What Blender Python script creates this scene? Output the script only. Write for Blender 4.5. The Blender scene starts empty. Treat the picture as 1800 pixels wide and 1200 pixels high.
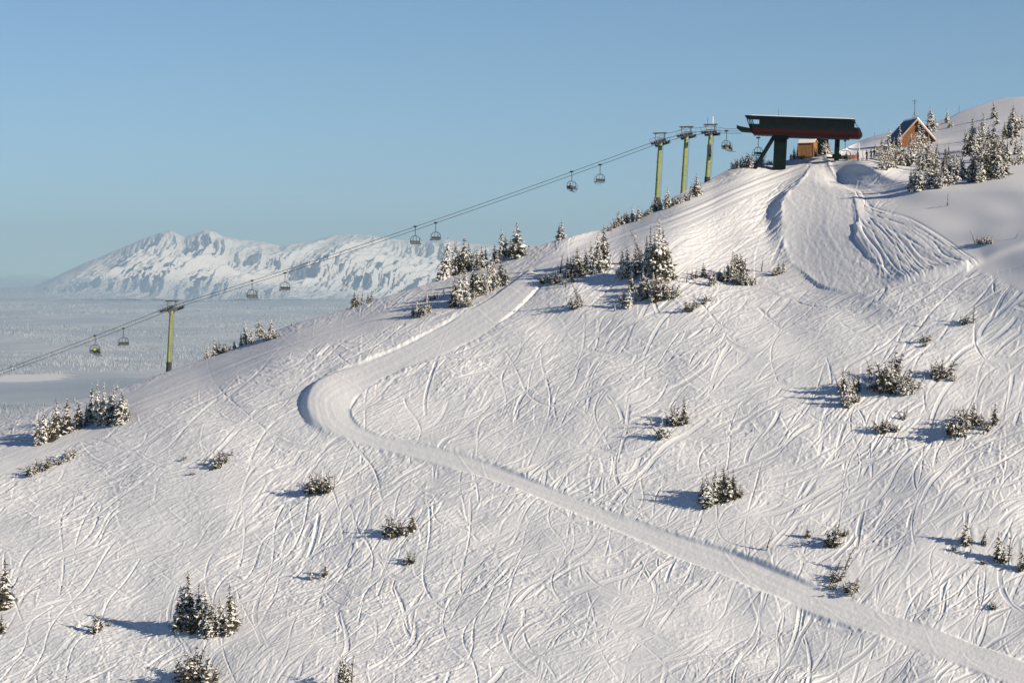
import bpy, math, random
import numpy as np
from mathutils import Vector, Matrix

# ----------------------------------------------------------------------------
# camera, world, sun, exposure
# ----------------------------------------------------------------------------
S = bpy.context.scene
COL = S.collection
F = 4250.0                        # focal length in pixels of the 1800 px wide photo (85 mm)
PITCH = math.atan(85.0 / F)       # the horizon lies 85 px above the middle of the frame
SUN_EL = math.radians(20.0)
SUN_A = math.radians(40.0)        # the sun stands right of and behind the camera
SUN = Vector((math.cos(SUN_EL) * math.cos(SUN_A), -math.cos(SUN_EL) * math.sin(SUN_A), math.sin(SUN_EL)))

cam_d = bpy.data.cameras.new('camera')
cam = bpy.data.objects.new('camera', cam_d)
COL.objects.link(cam)
cam_d.sensor_width = 36.0
cam_d.lens = F / 1800.0 * 36.0
cam_d.clip_start = 1.0
cam_d.clip_end = 200000.0
cam.rotation_euler = (math.pi / 2 - PITCH, 0, 0)
S.camera = cam

W = bpy.data.worlds.new('World')
S.world = W
W.use_nodes = True
nt = W.node_tree
bg = nt.nodes['Background']
sky = nt.nodes.new('ShaderNodeTexSky')
sky.sky_type = 'NISHITA'
sky.sun_disc = False
sky.sun_elevation = SUN_EL
sky.sun_rotation = math.radians(90) + SUN_A
sky.altitude = 2200
sky.air_density = 0.8
sky.dust_density = 0.1
sky.ozone_density = 2.3
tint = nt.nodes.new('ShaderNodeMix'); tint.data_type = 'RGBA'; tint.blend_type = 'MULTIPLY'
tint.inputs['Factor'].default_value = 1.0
# added tint: unseen sky overhead made darker and bluer to deepen the shadows
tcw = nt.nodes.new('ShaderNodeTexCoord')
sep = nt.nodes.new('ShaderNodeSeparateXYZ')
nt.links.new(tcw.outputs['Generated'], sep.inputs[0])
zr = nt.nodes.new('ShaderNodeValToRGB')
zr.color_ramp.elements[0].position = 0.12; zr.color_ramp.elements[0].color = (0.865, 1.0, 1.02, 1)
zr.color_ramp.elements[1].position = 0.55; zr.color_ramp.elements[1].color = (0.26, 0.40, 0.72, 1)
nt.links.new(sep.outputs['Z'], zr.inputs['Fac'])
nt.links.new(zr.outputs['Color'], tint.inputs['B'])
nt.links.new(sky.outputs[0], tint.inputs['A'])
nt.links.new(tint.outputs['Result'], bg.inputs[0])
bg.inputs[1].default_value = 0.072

sun_d = bpy.data.lights.new('sun', 'SUN')
sun_d.energy = 5.0
sun_d.angle = math.radians(0.5)
sun_d.color = (1.0, 0.885, 0.715)
sun = bpy.data.objects.new('sun', sun_d)
COL.objects.link(sun)
sun.rotation_euler = (-SUN).to_track_quat('-Z', 'Y').to_euler()

S.view_settings.view_transform = 'Standard'
S.view_settings.look = 'None'
S.view_settings.gamma = 1.0
S.view_settings.exposure = 0.37
S.render.engine = 'CYCLES'
S.cycles.max_bounces = 5
S.cycles.diffuse_bounces = 1
S.cycles.volume_bounces = 0
S.cycles.use_denoising = True
S.cycles.caustics_reflective = False
S.cycles.caustics_refractive = False

rng = np.random.default_rng(7)
R = random.Random(11)

# ----------------------------------------------------------------------------
# helpers
# ----------------------------------------------------------------------------
CP, SP = math.cos(PITCH), math.sin(PITCH)

def ray(px, py):
    """direction of the photo point with y = 1: returns (X, Z)"""
    a = (np.asarray(px, float) - 900.0) / F
    b = (600.0 - np.asarray(py, float)) / F
    y = CP + b * SP
    return a / y, (b * CP - SP) / y

def proj(x, y, z):
    yc = y * CP - z * SP
    zc = z * CP + y * SP
    return 900 + F * x / yc, 600 - F * zc / yc

def sstep(t):
    t = np.clip(t, 0, 1)
    return t * t * (3 - 2 * t)

def mat(name, color, rough=0.7, metal=0.0, spec=0.3, noise=None, bump=None):
    m = bpy.data.materials.new(name)
    m.use_nodes = True
    n = m.node_tree
    b = n.nodes['Principled BSDF']
    b.inputs['Base Color'].default_value = (*color, 1)
    b.inputs['Roughness'].default_value = rough
    b.inputs['Metallic'].default_value = metal
    b.inputs['Specular IOR Level'].default_value = spec
    if noise:
        sc, c2 = noise
        tc = n.nodes.new('ShaderNodeTexCoord')
        t = n.nodes.new('ShaderNodeTexNoise')
        t.inputs['Scale'].default_value = sc
        t.inputs['Detail'].default_value = 5
        n.links.new(tc.outputs['Object'], t.inputs['Vector'])
        r = n.nodes.new('ShaderNodeValToRGB')
        r.color_ramp.elements[0].position = 0.38
        r.color_ramp.elements[1].position = 0.62
        r.color_ramp.elements[0].color = (*color, 1)
        r.color_ramp.elements[1].color = (*c2, 1)
        n.links.new(t.outputs['Fac'], r.inputs['Fac'])
        n.links.new(r.outputs['Color'], b.inputs['Base Color'])
    if bump:
        sc, st, di = bump
        tc = n.nodes.new('ShaderNodeTexCoord')
        t = n.nodes.new('ShaderNodeTexNoise')
        t.inputs['Scale'].default_value = sc
        t.inputs['Detail'].default_value = 4
        n.links.new(tc.outputs['Object'], t.inputs['Vector'])
        bp = n.nodes.new('ShaderNodeBump')
        bp.inputs['Strength'].default_value = st
        bp.inputs['Distance'].default_value = di
        n.links.new(t.outputs['Fac'], bp.inputs['Height'])
        n.links.new(bp.outputs['Normal'], b.inputs['Normal'])
    return m

M = {}
M['snow'] = mat('snow', (0.87, 0.865, 0.86), 0.65, spec=0.12)
M['needles'] = mat('needles', (0.026, 0.029, 0.017), 0.85, spec=0.15, noise=(6.0, (0.085, 0.070, 0.045)))
M['rime'] = mat('rime', (0.76, 0.74, 0.71), 0.7, spec=0.15)
M['bark'] = mat('bark', (0.075, 0.055, 0.040), 0.9, noise=(9.0, (0.12, 0.095, 0.075)))
M['tower_paint'] = mat('tower_paint', (0.33, 0.36, 0.125), 0.55, noise=(1.3, (0.27, 0.30, 0.11)))
M['dark_steel'] = mat('dark_steel', (0.030, 0.034, 0.036), 0.55, metal=0.3, noise=(3.0, (0.05, 0.052, 0.052)))
M['grey_steel'] = mat('grey_steel', (0.16, 0.165, 0.17), 0.5, metal=0.4, noise=(3.0, (0.11, 0.115, 0.12)))
M['concrete'] = mat('concrete', (0.035, 0.033, 0.03), 0.9, noise=(2.0, (0.06, 0.055, 0.05)))
M['green_paint'] = mat('green_paint', (0.0016, 0.0060, 0.0060), 0.6, spec=0.1, noise=(0.8, (0.0024, 0.0085, 0.0080)))
M['red_paint'] = mat('red_paint', (0.034, 0.0030, 0.0036), 0.6, spec=0.1, noise=(0.8, (0.026, 0.0026, 0.003)))
M['dark_glass'] = mat('dark_glass', (0.003, 0.004, 0.005), 0.3, spec=0.15)
M['hut_wood'] = mat('hut_wood', (0.34, 0.165, 0.06), 0.75, noise=(2.4, (0.25, 0.115, 0.04)))
M['cabin_wood'] = mat('cabin_wood', (0.20, 0.092, 0.038), 0.75, noise=(2.0, (0.13, 0.06, 0.027)))
M['fascia'] = mat('fascia', (0.40, 0.27, 0.18), 0.7, noise=(2.0, (0.33, 0.22, 0.14)))
M['roof_metal'] = mat('roof_metal', (0.05, 0.085, 0.15), 0.55, noise=(0.8, (0.06, 0.10, 0.17)))
M['white_paint'] = mat('white_paint', (0.8, 0.8, 0.8), 0.5)
M['orange'] = mat('orange', (0.55, 0.12, 0.03), 0.7)
M['black_cloth'] = mat('black_cloth', (0.012, 0.012, 0.015), 0.9, noise=(8.0, (0.02, 0.02, 0.024)))
M['green_jacket'] = mat('green_jacket', (0.32, 0.50, 0.03), 0.8)
M['tan_cloth'] = mat('tan_cloth', (0.45, 0.32, 0.20), 0.85)
M['navy_cloth'] = mat('navy_cloth', (0.02, 0.025, 0.05), 0.85)
M['white_cloth'] = mat('white_cloth', (0.7, 0.7, 0.68), 0.85)
M['skin'] = mat('skin', (0.45, 0.25, 0.18), 0.6)

def prop(o, label=None, cat=None, group=None, kind=None):
    if label: o['label'] = label
    if cat: o['category'] = cat
    if group: o['group'] = group
    if kind: o['kind'] = kind
    return o

def empty(name, loc, rz=0.0):
    o = bpy.data.objects.new(name, None)
    COL.objects.link(o)
    o.location = loc
    o.rotation_euler = (0, 0, rz)
    o.empty_display_size = 0.5
    return o

class MB:
    """collects shapes, then links them as one mesh object"""
    def __init__(s):
        s.v, s.f, s.m = [], [], []
    def add(s, vs, fs, mi=0):
        b = len(s.v)
        s.v += [tuple(v) for v in vs]
        for f in fs:
            s.f.append(tuple(b + i for i in f)); s.m.append(mi)
    def box(s, c, d, mi=0, rot=None):
        x, y, z = d[0] / 2, d[1] / 2, d[2] / 2
        vs = [Vector((i * x, j * y, k * z)) for k in (-1, 1) for j in (-1, 1) for i in (-1, 1)]
        if rot is not None: vs = [rot @ v for v in vs]
        c = Vector(c)
        s.add([v + c for v in vs], [(0, 2, 3, 1), (4, 5, 7, 6), (0, 1, 5, 4), (2, 6, 7, 3), (0, 4, 6, 2), (1, 3, 7, 5)], mi)
    def tube(s, pts, r, n=8, mi=0, caps=True):
        pts = [Vector(p) for p in pts]
        rs = r if isinstance(r, (list, tuple)) else [r] * len(pts)
        rings = []
        prev = None
        for i, p in enumerate(pts):
            t = (pts[min(i + 1, len(pts) - 1)] - pts[max(i - 1, 0)])
            t.normalize()
            a = prev if prev is not None else (Vector((0, 0, 1)) if abs(t.z) < 0.9 else Vector((1, 0, 0)))
            u = (a - t * a.dot(t)).normalized()
            prev = u
            w = t.cross(u)
            rings.append([p + (u * math.cos(2 * math.pi * k / n) + w * math.sin(2 * math.pi * k / n)) * rs[i] for k in range(n)])
        vs = [v for rg in rings for v in rg]
        fs = []
        for i in range(len(pts) - 1):
            for k in range(n):
                fs.append((i * n + k, i * n + (k + 1) % n, (i + 1) * n + (k + 1) % n, (i + 1) * n + k))
        if caps:
            fs.append(tuple(reversed(range(n))))
            fs.append(tuple((len(pts) - 1) * n + k for k in range(n)))
        s.add(vs, fs, mi)
    def prism(s, poly, y0, y1, mi=0, axis='y'):
        """poly in (x, z) extruded along y (or given as (y, z) along x)"""
        n = len(poly)
        if axis == 'y':
            vs = [(a, y0, b) for a, b in poly] + [(a, y1, b) for a, b in poly]
        else:
            vs = [(y0, a, b) for a, b in poly] + [(y1, a, b) for a, b in poly]
        fs = [tuple(range(n)), tuple(reversed(range(n, 2 * n)))]
        fs += [(i, i + n, (i + 1) % n + n, (i + 1) % n) for i in range(n)]
        s.add(vs, fs, mi)
    def mesh(s, name, mats, smooth=False):
        me = bpy.data.meshes.new(name)
        me.from_pydata(s.v, [], s.f)
        for m in (mats if isinstance(mats, (list, tuple)) else [mats]): me.materials.append(m)
        me.polygons.foreach_set('material_index', s.m)
        if smooth: me.polygons.foreach_set('use_smooth', [True] * len(s.f))
        me.update()
        return me
    def build(s, name, mats, parent=None, smooth=False):
        o = bpy.data.objects.new(name, s.mesh(name, mats, smooth))
        COL.objects.link(o)
        if parent: o.parent = parent
        return o

def np_mesh(name, verts, quads, m, smooth=True):
    me = bpy.data.meshes.new(name)
    nv, nf = len(verts), len(quads)
    k = quads.shape[1]
    me.vertices.add(nv)
    me.vertices.foreach_set('co', np.ascontiguousarray(verts, dtype=np.float32).ravel())
    me.loops.add(nf * k)
    me.loops.foreach_set('vertex_index', np.ascontiguousarray(quads, dtype=np.int32).ravel())
    me.polygons.add(nf)
    me.polygons.foreach_set('loop_start', np.arange(0, nf * k, k, dtype=np.int32))
    me.polygons.foreach_set('use_smooth', np.full(nf, smooth, dtype=bool))
    me.update(calc_edges=True)
    me.materials.append(m)
    o = bpy.data.objects.new(name, me)
    COL.objects.link(o)
    return o

def blur(a, sx, sy=None):
    """gaussian blur by FFT with reflected borders"""
    sy = sx if sy is None else sy
    px_, py_ = int(3 * sx) + 2, int(3 * sy) + 2
    b = np.pad(a, ((py_, py_), (px_, px_)), mode='reflect')
    fy = np.fft.fftfreq(b.shape[0])[:, None]
    fx = np.fft.rfftfreq(b.shape[1])[None, :]
    g = np.exp(-2 * math.pi ** 2 * ((fx * sx) ** 2 + (fy * sy) ** 2))
    return np.fft.irfft2(np.fft.rfft2(b) * g, s=b.shape)[py_:-py_, px_:-px_]

def vnoise(shape, cell, seed):
    """unit-variance smooth noise"""
    r = np.random.default_rng(seed)
    c = cell if isinstance(cell, tuple) else (cell, cell)
    n = blur(r.standard_normal(shape), c[0] / 2.0, c[1] / 2.0)
    return n / (n.std() + 1e-9)

def bil(a, u, v):
    u = np.clip(u, 0, a.shape[1] - 1.001); v = np.clip(v, 0, a.shape[0] - 1.001)
    i, j = u.astype(int), v.astype(int)
    fu, fv = u - i, v - j
    return (a[j, i] * (1 - fu) * (1 - fv) + a[j, i + 1] * fu * (1 - fv) + a[j + 1, i] * (1 - fu) * fv + a[j + 1, i + 1] * fu * fv)

# ----------------------------------------------------------------------------
# the mountain slope
# ----------------------------------------------------------------------------
SKY = np.array([(-700, 960), (-300, 832), (0, 737), (75, 717), (150, 700), (212, 682), (297, 652), (375, 626), (425, 607), (495, 577), (540, 562),
                (610, 544), (682, 520), (736, 504), (806, 480), (870, 456), (927, 434), (950, 431), (980, 422), (1030, 409), (1068, 401),
                (1100, 388), (1150, 368), (1187, 346), (1208, 334), (1240, 321), (1257, 311), (1284, 296), (1329, 291), (1345, 291),
                (1365, 286), (1390, 280), (1405, 276), (1430, 272), (1465, 270), (1480, 263), (1500, 253), (1525, 243), (1553, 235),
                (1600, 224), (1650, 212), (1670, 207), (1685, 198), (1742, 178), (1767, 172), (1800, 170), (1900, 166), (2500, 150)], float)

def skyline(px):
    px = np.asarray(px, float)
    return (np.interp(px - 7, SKY[:, 0], SKY[:, 1]) + np.interp(px, SKY[:, 0], SKY[:, 1]) * 2 + np.interp(px + 7, SKY[:, 0], SKY[:, 1])) / 4

def skyline_soft(px):
    px = np.asarray(px, float)
    w = np.where(px > 1420, 70.0, 25.0)
    return sum(np.interp(px + w * k / 4.0, SKY[:, 0], SKY[:, 1]) for k in range(-4, 5)) / 9.0

GX, GY, Z0 = 0.33, 0.45, -181.6
def depth(px, py):
    """distance of the bare slope along the view axis for a photo point"""
    X, Z = ray(px, py)
    d = Z0 / (Z - GX * X - GY)
    # right of the piste's left bank the ground falls away to the left and lies flatter
    w = sstep((px - 1130) / 310.0) * sstep((620 - py) / 180.0)
    d2 = 106.7 / np.maximum(0.24 + 0.36 * X - Z, 0.12)
    d = d + (d2 - d) * w
    yr = skyline_soft(px)
    d = d + (16.0 + 8.0 * sstep((750 - px) / 400.0) + 14.0 * sstep((px - 980) / 120.0) * sstep((1330 - px) / 80.0)) * np.exp(-np.maximum(py - yr, 0) / 42.0) * (1 - 0.6 * sstep((px - 1480) / 60.0))
    y0 = 283 + 52 * sstep((px - 1500) / 140.0)
    d = d + 125.0 * sstep((px - 1452) / 60.0) * sstep((y0 - py) / (y0 - yr + 8.0))
    # the open bowl right of the piste lies flatter
    return d

# relief raster, one cell per photo pixel
RX0, RX1, RY0, RY1 = -120, 1920, 140, 1320
RW, RH = RX1 - RX0, RY1 - RY0
PX, PY = np.meshgrid(np.arange(RX0, RX1, dtype=float), np.arange(RY0, RY1, dtype=float))

def path_field(pts, step=2.0):
    """signed distance to a polyline (right of its direction positive), local half width"""
    p = np.array(pts, float)
    seg = np.r_[0, np.cumsum(np.hypot(*(np.diff(p[:, :2], axis=0)).T))]
    # smooth by resampling and blurring
    t = np.arange(0, seg[-1], step)
    q = np.stack([np.interp(t, seg, p[:, k]) for k in range(p.shape[1])], 1)
    k = np.exp(-0.5 * (np.arange(-8, 9) / 4.0) ** 2); k /= k.sum()
    qp = np.pad(q, ((8, 8), (0, 0)), mode='edge')
    q = np.stack([np.convolve(qp[:, j], k, 'valid') for j in range(q.shape[1])], 1)
    dmin = np.full(PX.shape, 1e9); sd = np.zeros(PX.shape); hw = np.ones(PX.shape); arc = np.zeros(PX.shape)
    tang = np.gradient(q[:, :2], axis=0)
    tang /= np.linalg.norm(tang, axis=1)[:, None] + 1e-9
    rad = 130
    for i in range(0, len(q), 2):
        cx, cy = q[i, 0] - RX0, q[i, 1] - RY0
        a0, a1 = int(max(cx - rad, 0)), int(min(cx + rad, RW))
        b0, b1 = int(max(cy - rad, 0)), int(min(cy + rad, RH))
        if a1 <= a0 or b1 <= b0: continue
        sl = (slice(b0, b1), slice(a0, a1))
        dx, dy = PX[sl] - q[i, 0], PY[sl] - q[i, 1]
        dd = np.hypot(dx, dy)
        m = dd < dmin[sl]
        dmin[sl] = np.where(m, dd, dmin[sl])
        sd[sl] = np.where(m, -dx * tang[i, 1] + dy * tang[i, 0], sd[sl])
        hw[sl] = np.where(m, q[i, 2], hw[sl]) if q.shape[1] > 2 else hw[sl]
        arc[sl] = np.where(m, t[i], arc[sl])
    return dmin, sd, hw, arc

ROAD = [(948, 478, 10), (925, 497, 17), (885, 530, 25), (820, 570, 28), (740, 615, 28), (660, 655, 30), (604, 688, 37), (572, 716, 43), (585, 748, 38),
        (645, 772, 15), (760, 800, 12), (850, 826, 14), (950, 865, 14), (1053, 906, 14), (1117, 931, 16), (1197, 965, 18), (1277, 993, 21), (1424, 1052, 20), (1569, 1102, 20), (1680, 1140, 21), (1800, 1185, 22), (1960, 1248, 24)]
PISTE = [(1440, 284, 16), (1446, 315, 36), (1446, 350, 56), (1441, 385, 68), (1440, 420, 66), (1468, 458, 52), (1515, 486, 32), (1590, 488, 12), (1700, 466, 6)]
BAND = [(1400, 296, 16), (1330, 320, 22), (1250, 352, 24), (1120, 402, 24), (1020, 447, 22), (900, 487, 12), (800, 521, 12), (715, 552, 14), (590, 584, 19), (450, 626, 23), (340, 666, 25),
        (200, 728, 25), (100, 772, 24), (0, 822, 22), (-140, 890, 22)]
rd, rs, rhw, ra = path_field(ROAD)
pd, ps, phw, pa = path_field(PISTE)
bd, bs, bhw, ba = path_field(BAND)
OUTER = [(935, 468), (905, 490), (865, 520), (800, 560), (720, 605), (640, 640), (595, 655), (562, 670), (540, 693), (531, 720), (538, 742), (565, 756), (602, 770), (640, 782), (700, 797), (745, 809), (850, 841),
         (950, 879), (1053, 920), (1117, 949), (1197, 986), (1277, 1018), (1424, 1075), (1569, 1125), (1680, 1164), (1800, 1211), (1990, 1288)]
INNER = [(962, 488), (945, 505), (905, 545), (845, 590), (760, 632), (715, 645), (677, 662), (637, 690), (614, 718), (616, 742), (640, 758), (690, 771), (765, 787), (850, 811), (950, 851), (1053, 892),
         (1117, 914), (1197, 945), (1277, 969), (1424, 1030), (1569, 1079), (1680, 1116), (1800, 1159), (1990, 1234)]
def smooth_line(p, step=3.0, rad=5):
    p = np.array(p, float)
    seg = np.r_[0, np.cumsum(np.hypot(*np.diff(p, axis=0).T))]
    t = np.arange(0, seg[-1], step)
    q = np.stack([np.interp(t, seg, p[:, k]) for k in (0, 1)], 1)
    k = np.exp(-0.5 * (np.arange(-2 * rad, 2 * rad + 1) / rad) ** 2); k /= k.sum()
    return np.stack([np.convolve(np.pad(q[:, j], 2 * rad, mode='edge'), k, 'valid') for j in (0, 1)], 1)
poly = np.vstack([smooth_line(OUTER), smooth_line(INNER)[::-1]])
inside = np.zeros(PX.shape, bool)
for (xa, ya), (xb, yb) in zip(poly, np.roll(poly, -1, 0)):
    if ya == yb: continue
    j0, j1 = int(np.ceil(min(ya, yb) - RY0)), int(np.ceil(max(ya, yb) - RY0))
    for j in range(max(j0, 0), min(j1, RH)):
        xc = xa + (j + RY0 - ya) * (xb - xa) / (yb - ya)
        inside[j, max(int(np.ceil(xc - RX0)), 0):] ^= True
road_m = blur(inside.astype(float), 1.6)
piste_m = sstep((phw - pd) / 5.0 + 0.5)
band_m = sstep((bhw - bd) / 16.0 + 0.5) * (1 - road_m)

Hh = np.zeros(PX.shape)
# broad lumps and hollows
Hh += 0.32 * vnoise(PX.shape, (170, 80), 1) + 0.12 * vnoise(PX.shape, (60, 26), 2)
Hh *= 0.35 + 0.65 * sstep((PY - skyline(PX)) / 60.0)

# the cat road is cut into the slope: bank up on the inner side, fill on the outer side
side = np.where(rs > 0, 1.0, -1.0)
across = rs / np.maximum(rhw, 1)
lower = np.where((ra > 330), 1.0, 0.0)
fill = np.clip(across, -1, 1) * np.where(np.abs(across) < 1, 1.0, np.exp(-(np.abs(across) - 1) * rhw / 12.0))
turn = np.exp(-((PX - 550) / 70.0) ** 2 - ((PY - 700) / 60.0) ** 2)
Hh = Hh * (1 - 0.8 * road_m)
# past the bend the road runs down to the right: its right-hand side (positive) is the downhill side
sgn_dir = 1.0
amp = 0.03 + 0.10 * sstep((470 - ra) / 90.0)
Hh += amp * blur(fill * sgn_dir, 2.5) * (1 - turn)
# the outer bank of the bend
bend = np.where(rs < 0, 1.0, sstep((blur(inside.astype(float), 5.0) - 0.08) / 0.7))
Hh += 1.25 * blur(bend, 2.5) * turn

# piste below the lift station: raised shoulder on its left edge
Hh = Hh * (1 - 0.7 * piste_m)
shoulder = np.exp(-((PY - 376) / 52.0) ** 2)
left_edge = sstep((phw + 30 - pd) / 34.0)
Hh += 1.7 * blur(left_edge, 3.0) * shoulder * sstep((1580 - PX) / 190.0)
hol = np.where(PX < 1478, np.exp(-((PX - 1478) / 34.0) ** 2), 1 - sstep((PX - 1478) / 150.0))
Hh -= 1.75 * hol * np.exp(-((PY - 306 - 0.10 * (PX - 1500)) / 23.0) ** 2) * (1 + 0.10 * vnoise(PX.shape, (30, 9), 85))
# cut bank above the lower right road
def bank(pts, h, w, fade):
    d, s, _, a = path_field([(x, y, 1) for x, y in pts])
    L = a.max()
    ends = sstep(a / 45.0) * sstep((L - a) / 60.0)
    return blur(h * sstep((s / w) * 0.5 + 0.5) * np.exp(-np.maximum(s, 0) / fade) * sstep((120 - d) / 40.0) * ends, 2.5)
Hh += bank([(1735, 455), (1690, 471), (1640, 484), (1585, 496), (1540, 504)], 0.9, 6, 16)
Hh += bank([(1860, 408), (1800, 432), (1735, 452), (1700, 462)], 0.5, 4, 30)

# ski tracks: strokes pressed into the snow, with the pushed-up snow beside them
smooth_snow = np.maximum(road_m, piste_m * 0.93)
bowl = sstep((PX - 1545) / 40.0) * sstep((0.52 * (PX - 1530) + 372 - PY) / 12.0 + 0.3)
far_hill = sstep((PX - 1440) / 30.0) * sstep((300 - PY) / 20.0)
fan_zone = blur(((PX > 1500) & (PY > 345) & (PY < 505) & (PX < 1730) & (PY > 0.52 * (PX - 1530) + 360) & (PY < 500 - 0.30 * (PX - 1590))).astype(float), 4.0)
smooth_snow = np.maximum(smooth_snow, np.maximum(np.maximum(bowl, far_hill), fan_zone))

def strokes(n, region, ang, spread, length, wave=0.0, wl=60.0, seed=0, stepn=None, curve=0.004, w=1.0):
    r = np.random.default_rng(seed)
    x0, y0, x1, y1 = region
    x = r.uniform(x0, x1, n); y = r.uniform(y0, y1, n)
    L = length * r.uniform(0.4, 1.6, n)
    th = ang(x, y) + r.normal(0, 1, n) * spread(x, y)
    sg = np.where(r.random(n) < 0.5, 1.0, -1.0)
    cv = r.normal(0, curve, n)
    ph = r.uniform(0, 6.28, n); am = wave * r.uniform(0.3, 1.2, n); wlv = wl * r.uniform(0.7, 1.5, n)
    amp_ = r.uniform(0.35, 1.2, n) * w
    out = np.zeros(PX.shape)
    step = 0.7
    cx, cy = x.copy(), y.copy()
    nst = int(L.max() / step)
    acc_i, acc_w = [], []
    for k in range(nst):
        s_ = k * step
        live = s_ < L
        if not live.any(): break
        a = th + cv * s_ + am * np.sin(2 * math.pi * s_ / wlv + ph)
        cx = cx - np.cos(a) * step           # strokes run down to the left
        cy = cy + np.sin(a) * step
        i = np.floor(cx - RX0).astype(int); j = np.floor(cy - RY0).astype(int)
        ok = live & (i >= 0) & (i < RW) & (j >= 0) & (j < RH)
        taper = np.minimum(1, np.minimum(s_ / 6.0 + 0.2, (L - s_) / 10.0 + 0.1))
        acc_i.append((j[ok] * RW + i[ok])); acc_w.append((amp_ * taper)[ok])
    out = np.bincount(np.concatenate(acc_i), weights=np.concatenate(acc_w), minlength=RW * RH).reshape(RH, RW)
    return out * 0.7

def angf(x, y):
    a = np.radians(30.0) + np.radians(8.0) * np.sin(x / 170.0 + y / 230.0) + np.radians(6) * np.sin(y / 60.0 - x / 90.0)
    right = sstep((x - 950) / 500.0) * sstep((y - 520) / 200.0)
    up = sstep((1450 - x) / 300.0) * sstep((560 - y) / 150.0)
    return a + right * np.radians(10.0) - up * np.radians(7.0)
def sprf(x, y):
    right = sstep((x - 650) / 600.0) * sstep((y - 600) / 150.0)
    low = sstep((y - 850) / 250.0)
    return np.radians(9.0) + np.radians(24.0) * np.maximum(right, 0.35 * low)
full = (-110, 170, 2000, 1310)
rightr = (650, 520, 1990, 1310)
def shp(im, s1, s2, off, k):
    g = -blur(im, s1) * (s1 * 2.5)
    b = blur(im, s2) * (s2 * 2.5)
    b = np.roll(np.roll(b, off[0], 1), off[1], 0)
    return g + k * b
fine = shp(strokes(15000, full, angf, sprf, 34, seed=3, curve=0.008), 0.85, 1.7, (-1, 2), 0.9)
mid = shp(strokes(2100, full, angf, sprf, 110, wave=0.35, wl=80, seed=4), 1.2, 2.3, (-2, 2), 0.9)
curly = shp(strokes(80, rightr, lambda x, y: np.radians(52) + 0 * x, lambda x, y: np.radians(34) + 0 * x, 130, wave=0.8, wl=95, seed=5), 1.3, 2.4, (-2, 2), 0.9)
curly2 = shp(strokes(24, rightr, lambda x, y: np.radians(80) + 0 * x, lambda x, y: np.radians(35) + 0 * x, 170, wave=0.9, wl=120, seed=6), 3.0, 4.6, (-5, 3), 0.9)
curly += 0.6 * shp(strokes(60, (-100, 850, 700, 1310), lambda x, y: np.radians(75) + 0 * x, lambda x, y: np.radians(30) + 0 * x, 150, wave=0.7, wl=90, seed=8), 1.5, 2.6, (-3, 2), 0.9)
wr = sstep((PX - 560) / 420.0) * sstep((PY - 560) / 140.0)
chop = vnoise(PX.shape, (2.6, 1.9), 9) * 0.6 + vnoise(PX.shape, (5.5, 3.4), 10) * 0.8
chop_m = 0.55 + 0.45 * np.tanh(vnoise(PX.shape, (70, 34), 12))
trk = 0.135 * np.tanh(0.8 * fine) * (1 - 0.45 * wr) + 0.115 * np.tanh(0.8 * mid) + 0.085 * np.tanh(curly) + 0.075 * np.tanh(0.7 * curly2)
trk += (0.024 + 0.006 * wr) * chop * chop_m

# broad ski swaths stamped one over the other: a flat pressed bottom, a cut edge and a little wall of pushed-up snow
def swaths(h, n, pick, seed):
    r = np.random.default_rng(seed)
    for _ in range(n):
        x, y, th, L, w, wave, wl, dep = pick(r)
        side = 1.0 if r.random() < 0.5 else -1.0
        ph = r.uniform(0, 6.28); cv = r.normal(0, 0.0035)
        m = int(math.ceil(2.0 * w)) + 1
        oy, ox = np.mgrid[-m:m + 1, -m:m + 1].astype(float)
        nst = int(L / 0.9)
        for k in range(nst):
            s_ = k * 0.9
            a = th + cv * s_ + wave * math.sin(6.2832 * s_ / wl + ph)
            # turning skis bank to the outside of the turn
            bank_ = math.cos(6.2832 * s_ / wl + ph) if wave > 0.2 else side
            x -= math.cos(a) * 0.9; y += math.sin(a) * 0.9
            i, j = int(x - RX0), int(y - RY0)
            if i < m + 1 or j < m + 1 or i > RW - m - 2 or j > RH - m - 2: continue
            fx, fy = x - RX0 - i, y - RY0 - j
            dx, dy = ox - fx, oy - fy
            q = dx * math.sin(a) + dy * math.cos(a)           # across the track
            b_ = -dx * math.cos(a) + dy * math.sin(a)
            u = q / w
            fade = min(1.0, s_ / 8.0, (L - s_) / 14.0)
            msk = np.clip(1.75 - np.abs(u), 0, 1) * np.clip(2.2 - np.abs(b_), 0, 1) * (0.85 * fade)
            pr = dep * (-0.7 + 0.55 * bank_ * u * (np.abs(u) < 1.05)) * (np.abs(u) < 1.05) + dep * (0.9 * np.exp(-((u - 1.3 * bank_) / 0.30) ** 2) + 0.35 * np.exp(-((u + 1.3 * bank_) / 0.3) ** 2))
            sl = (slice(j - m, j + m + 1), slice(i - m, i + m + 1))
            h[sl] += (pr - h[sl]) * msk
    return h
def pick_fall(r):
    while True:
        x, y = r.uniform(-60, 1980), r.uniform(230, 1300)
        if y > skyline(x) - 5 and (x > 900 or r.random() < 0.5): break
    wide = r.random() < 0.3
    return x, y, float(angf(x, y)) + r.normal(0, 0.16), r.uniform(50, 190), r.uniform(2.6, 3.8) if wide else r.uniform(1.1, 1.9), r.uniform(0, 0.3), r.uniform(90, 160), r.uniform(0.07, 0.13) if wide else r.uniform(0.05, 0.11)
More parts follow.
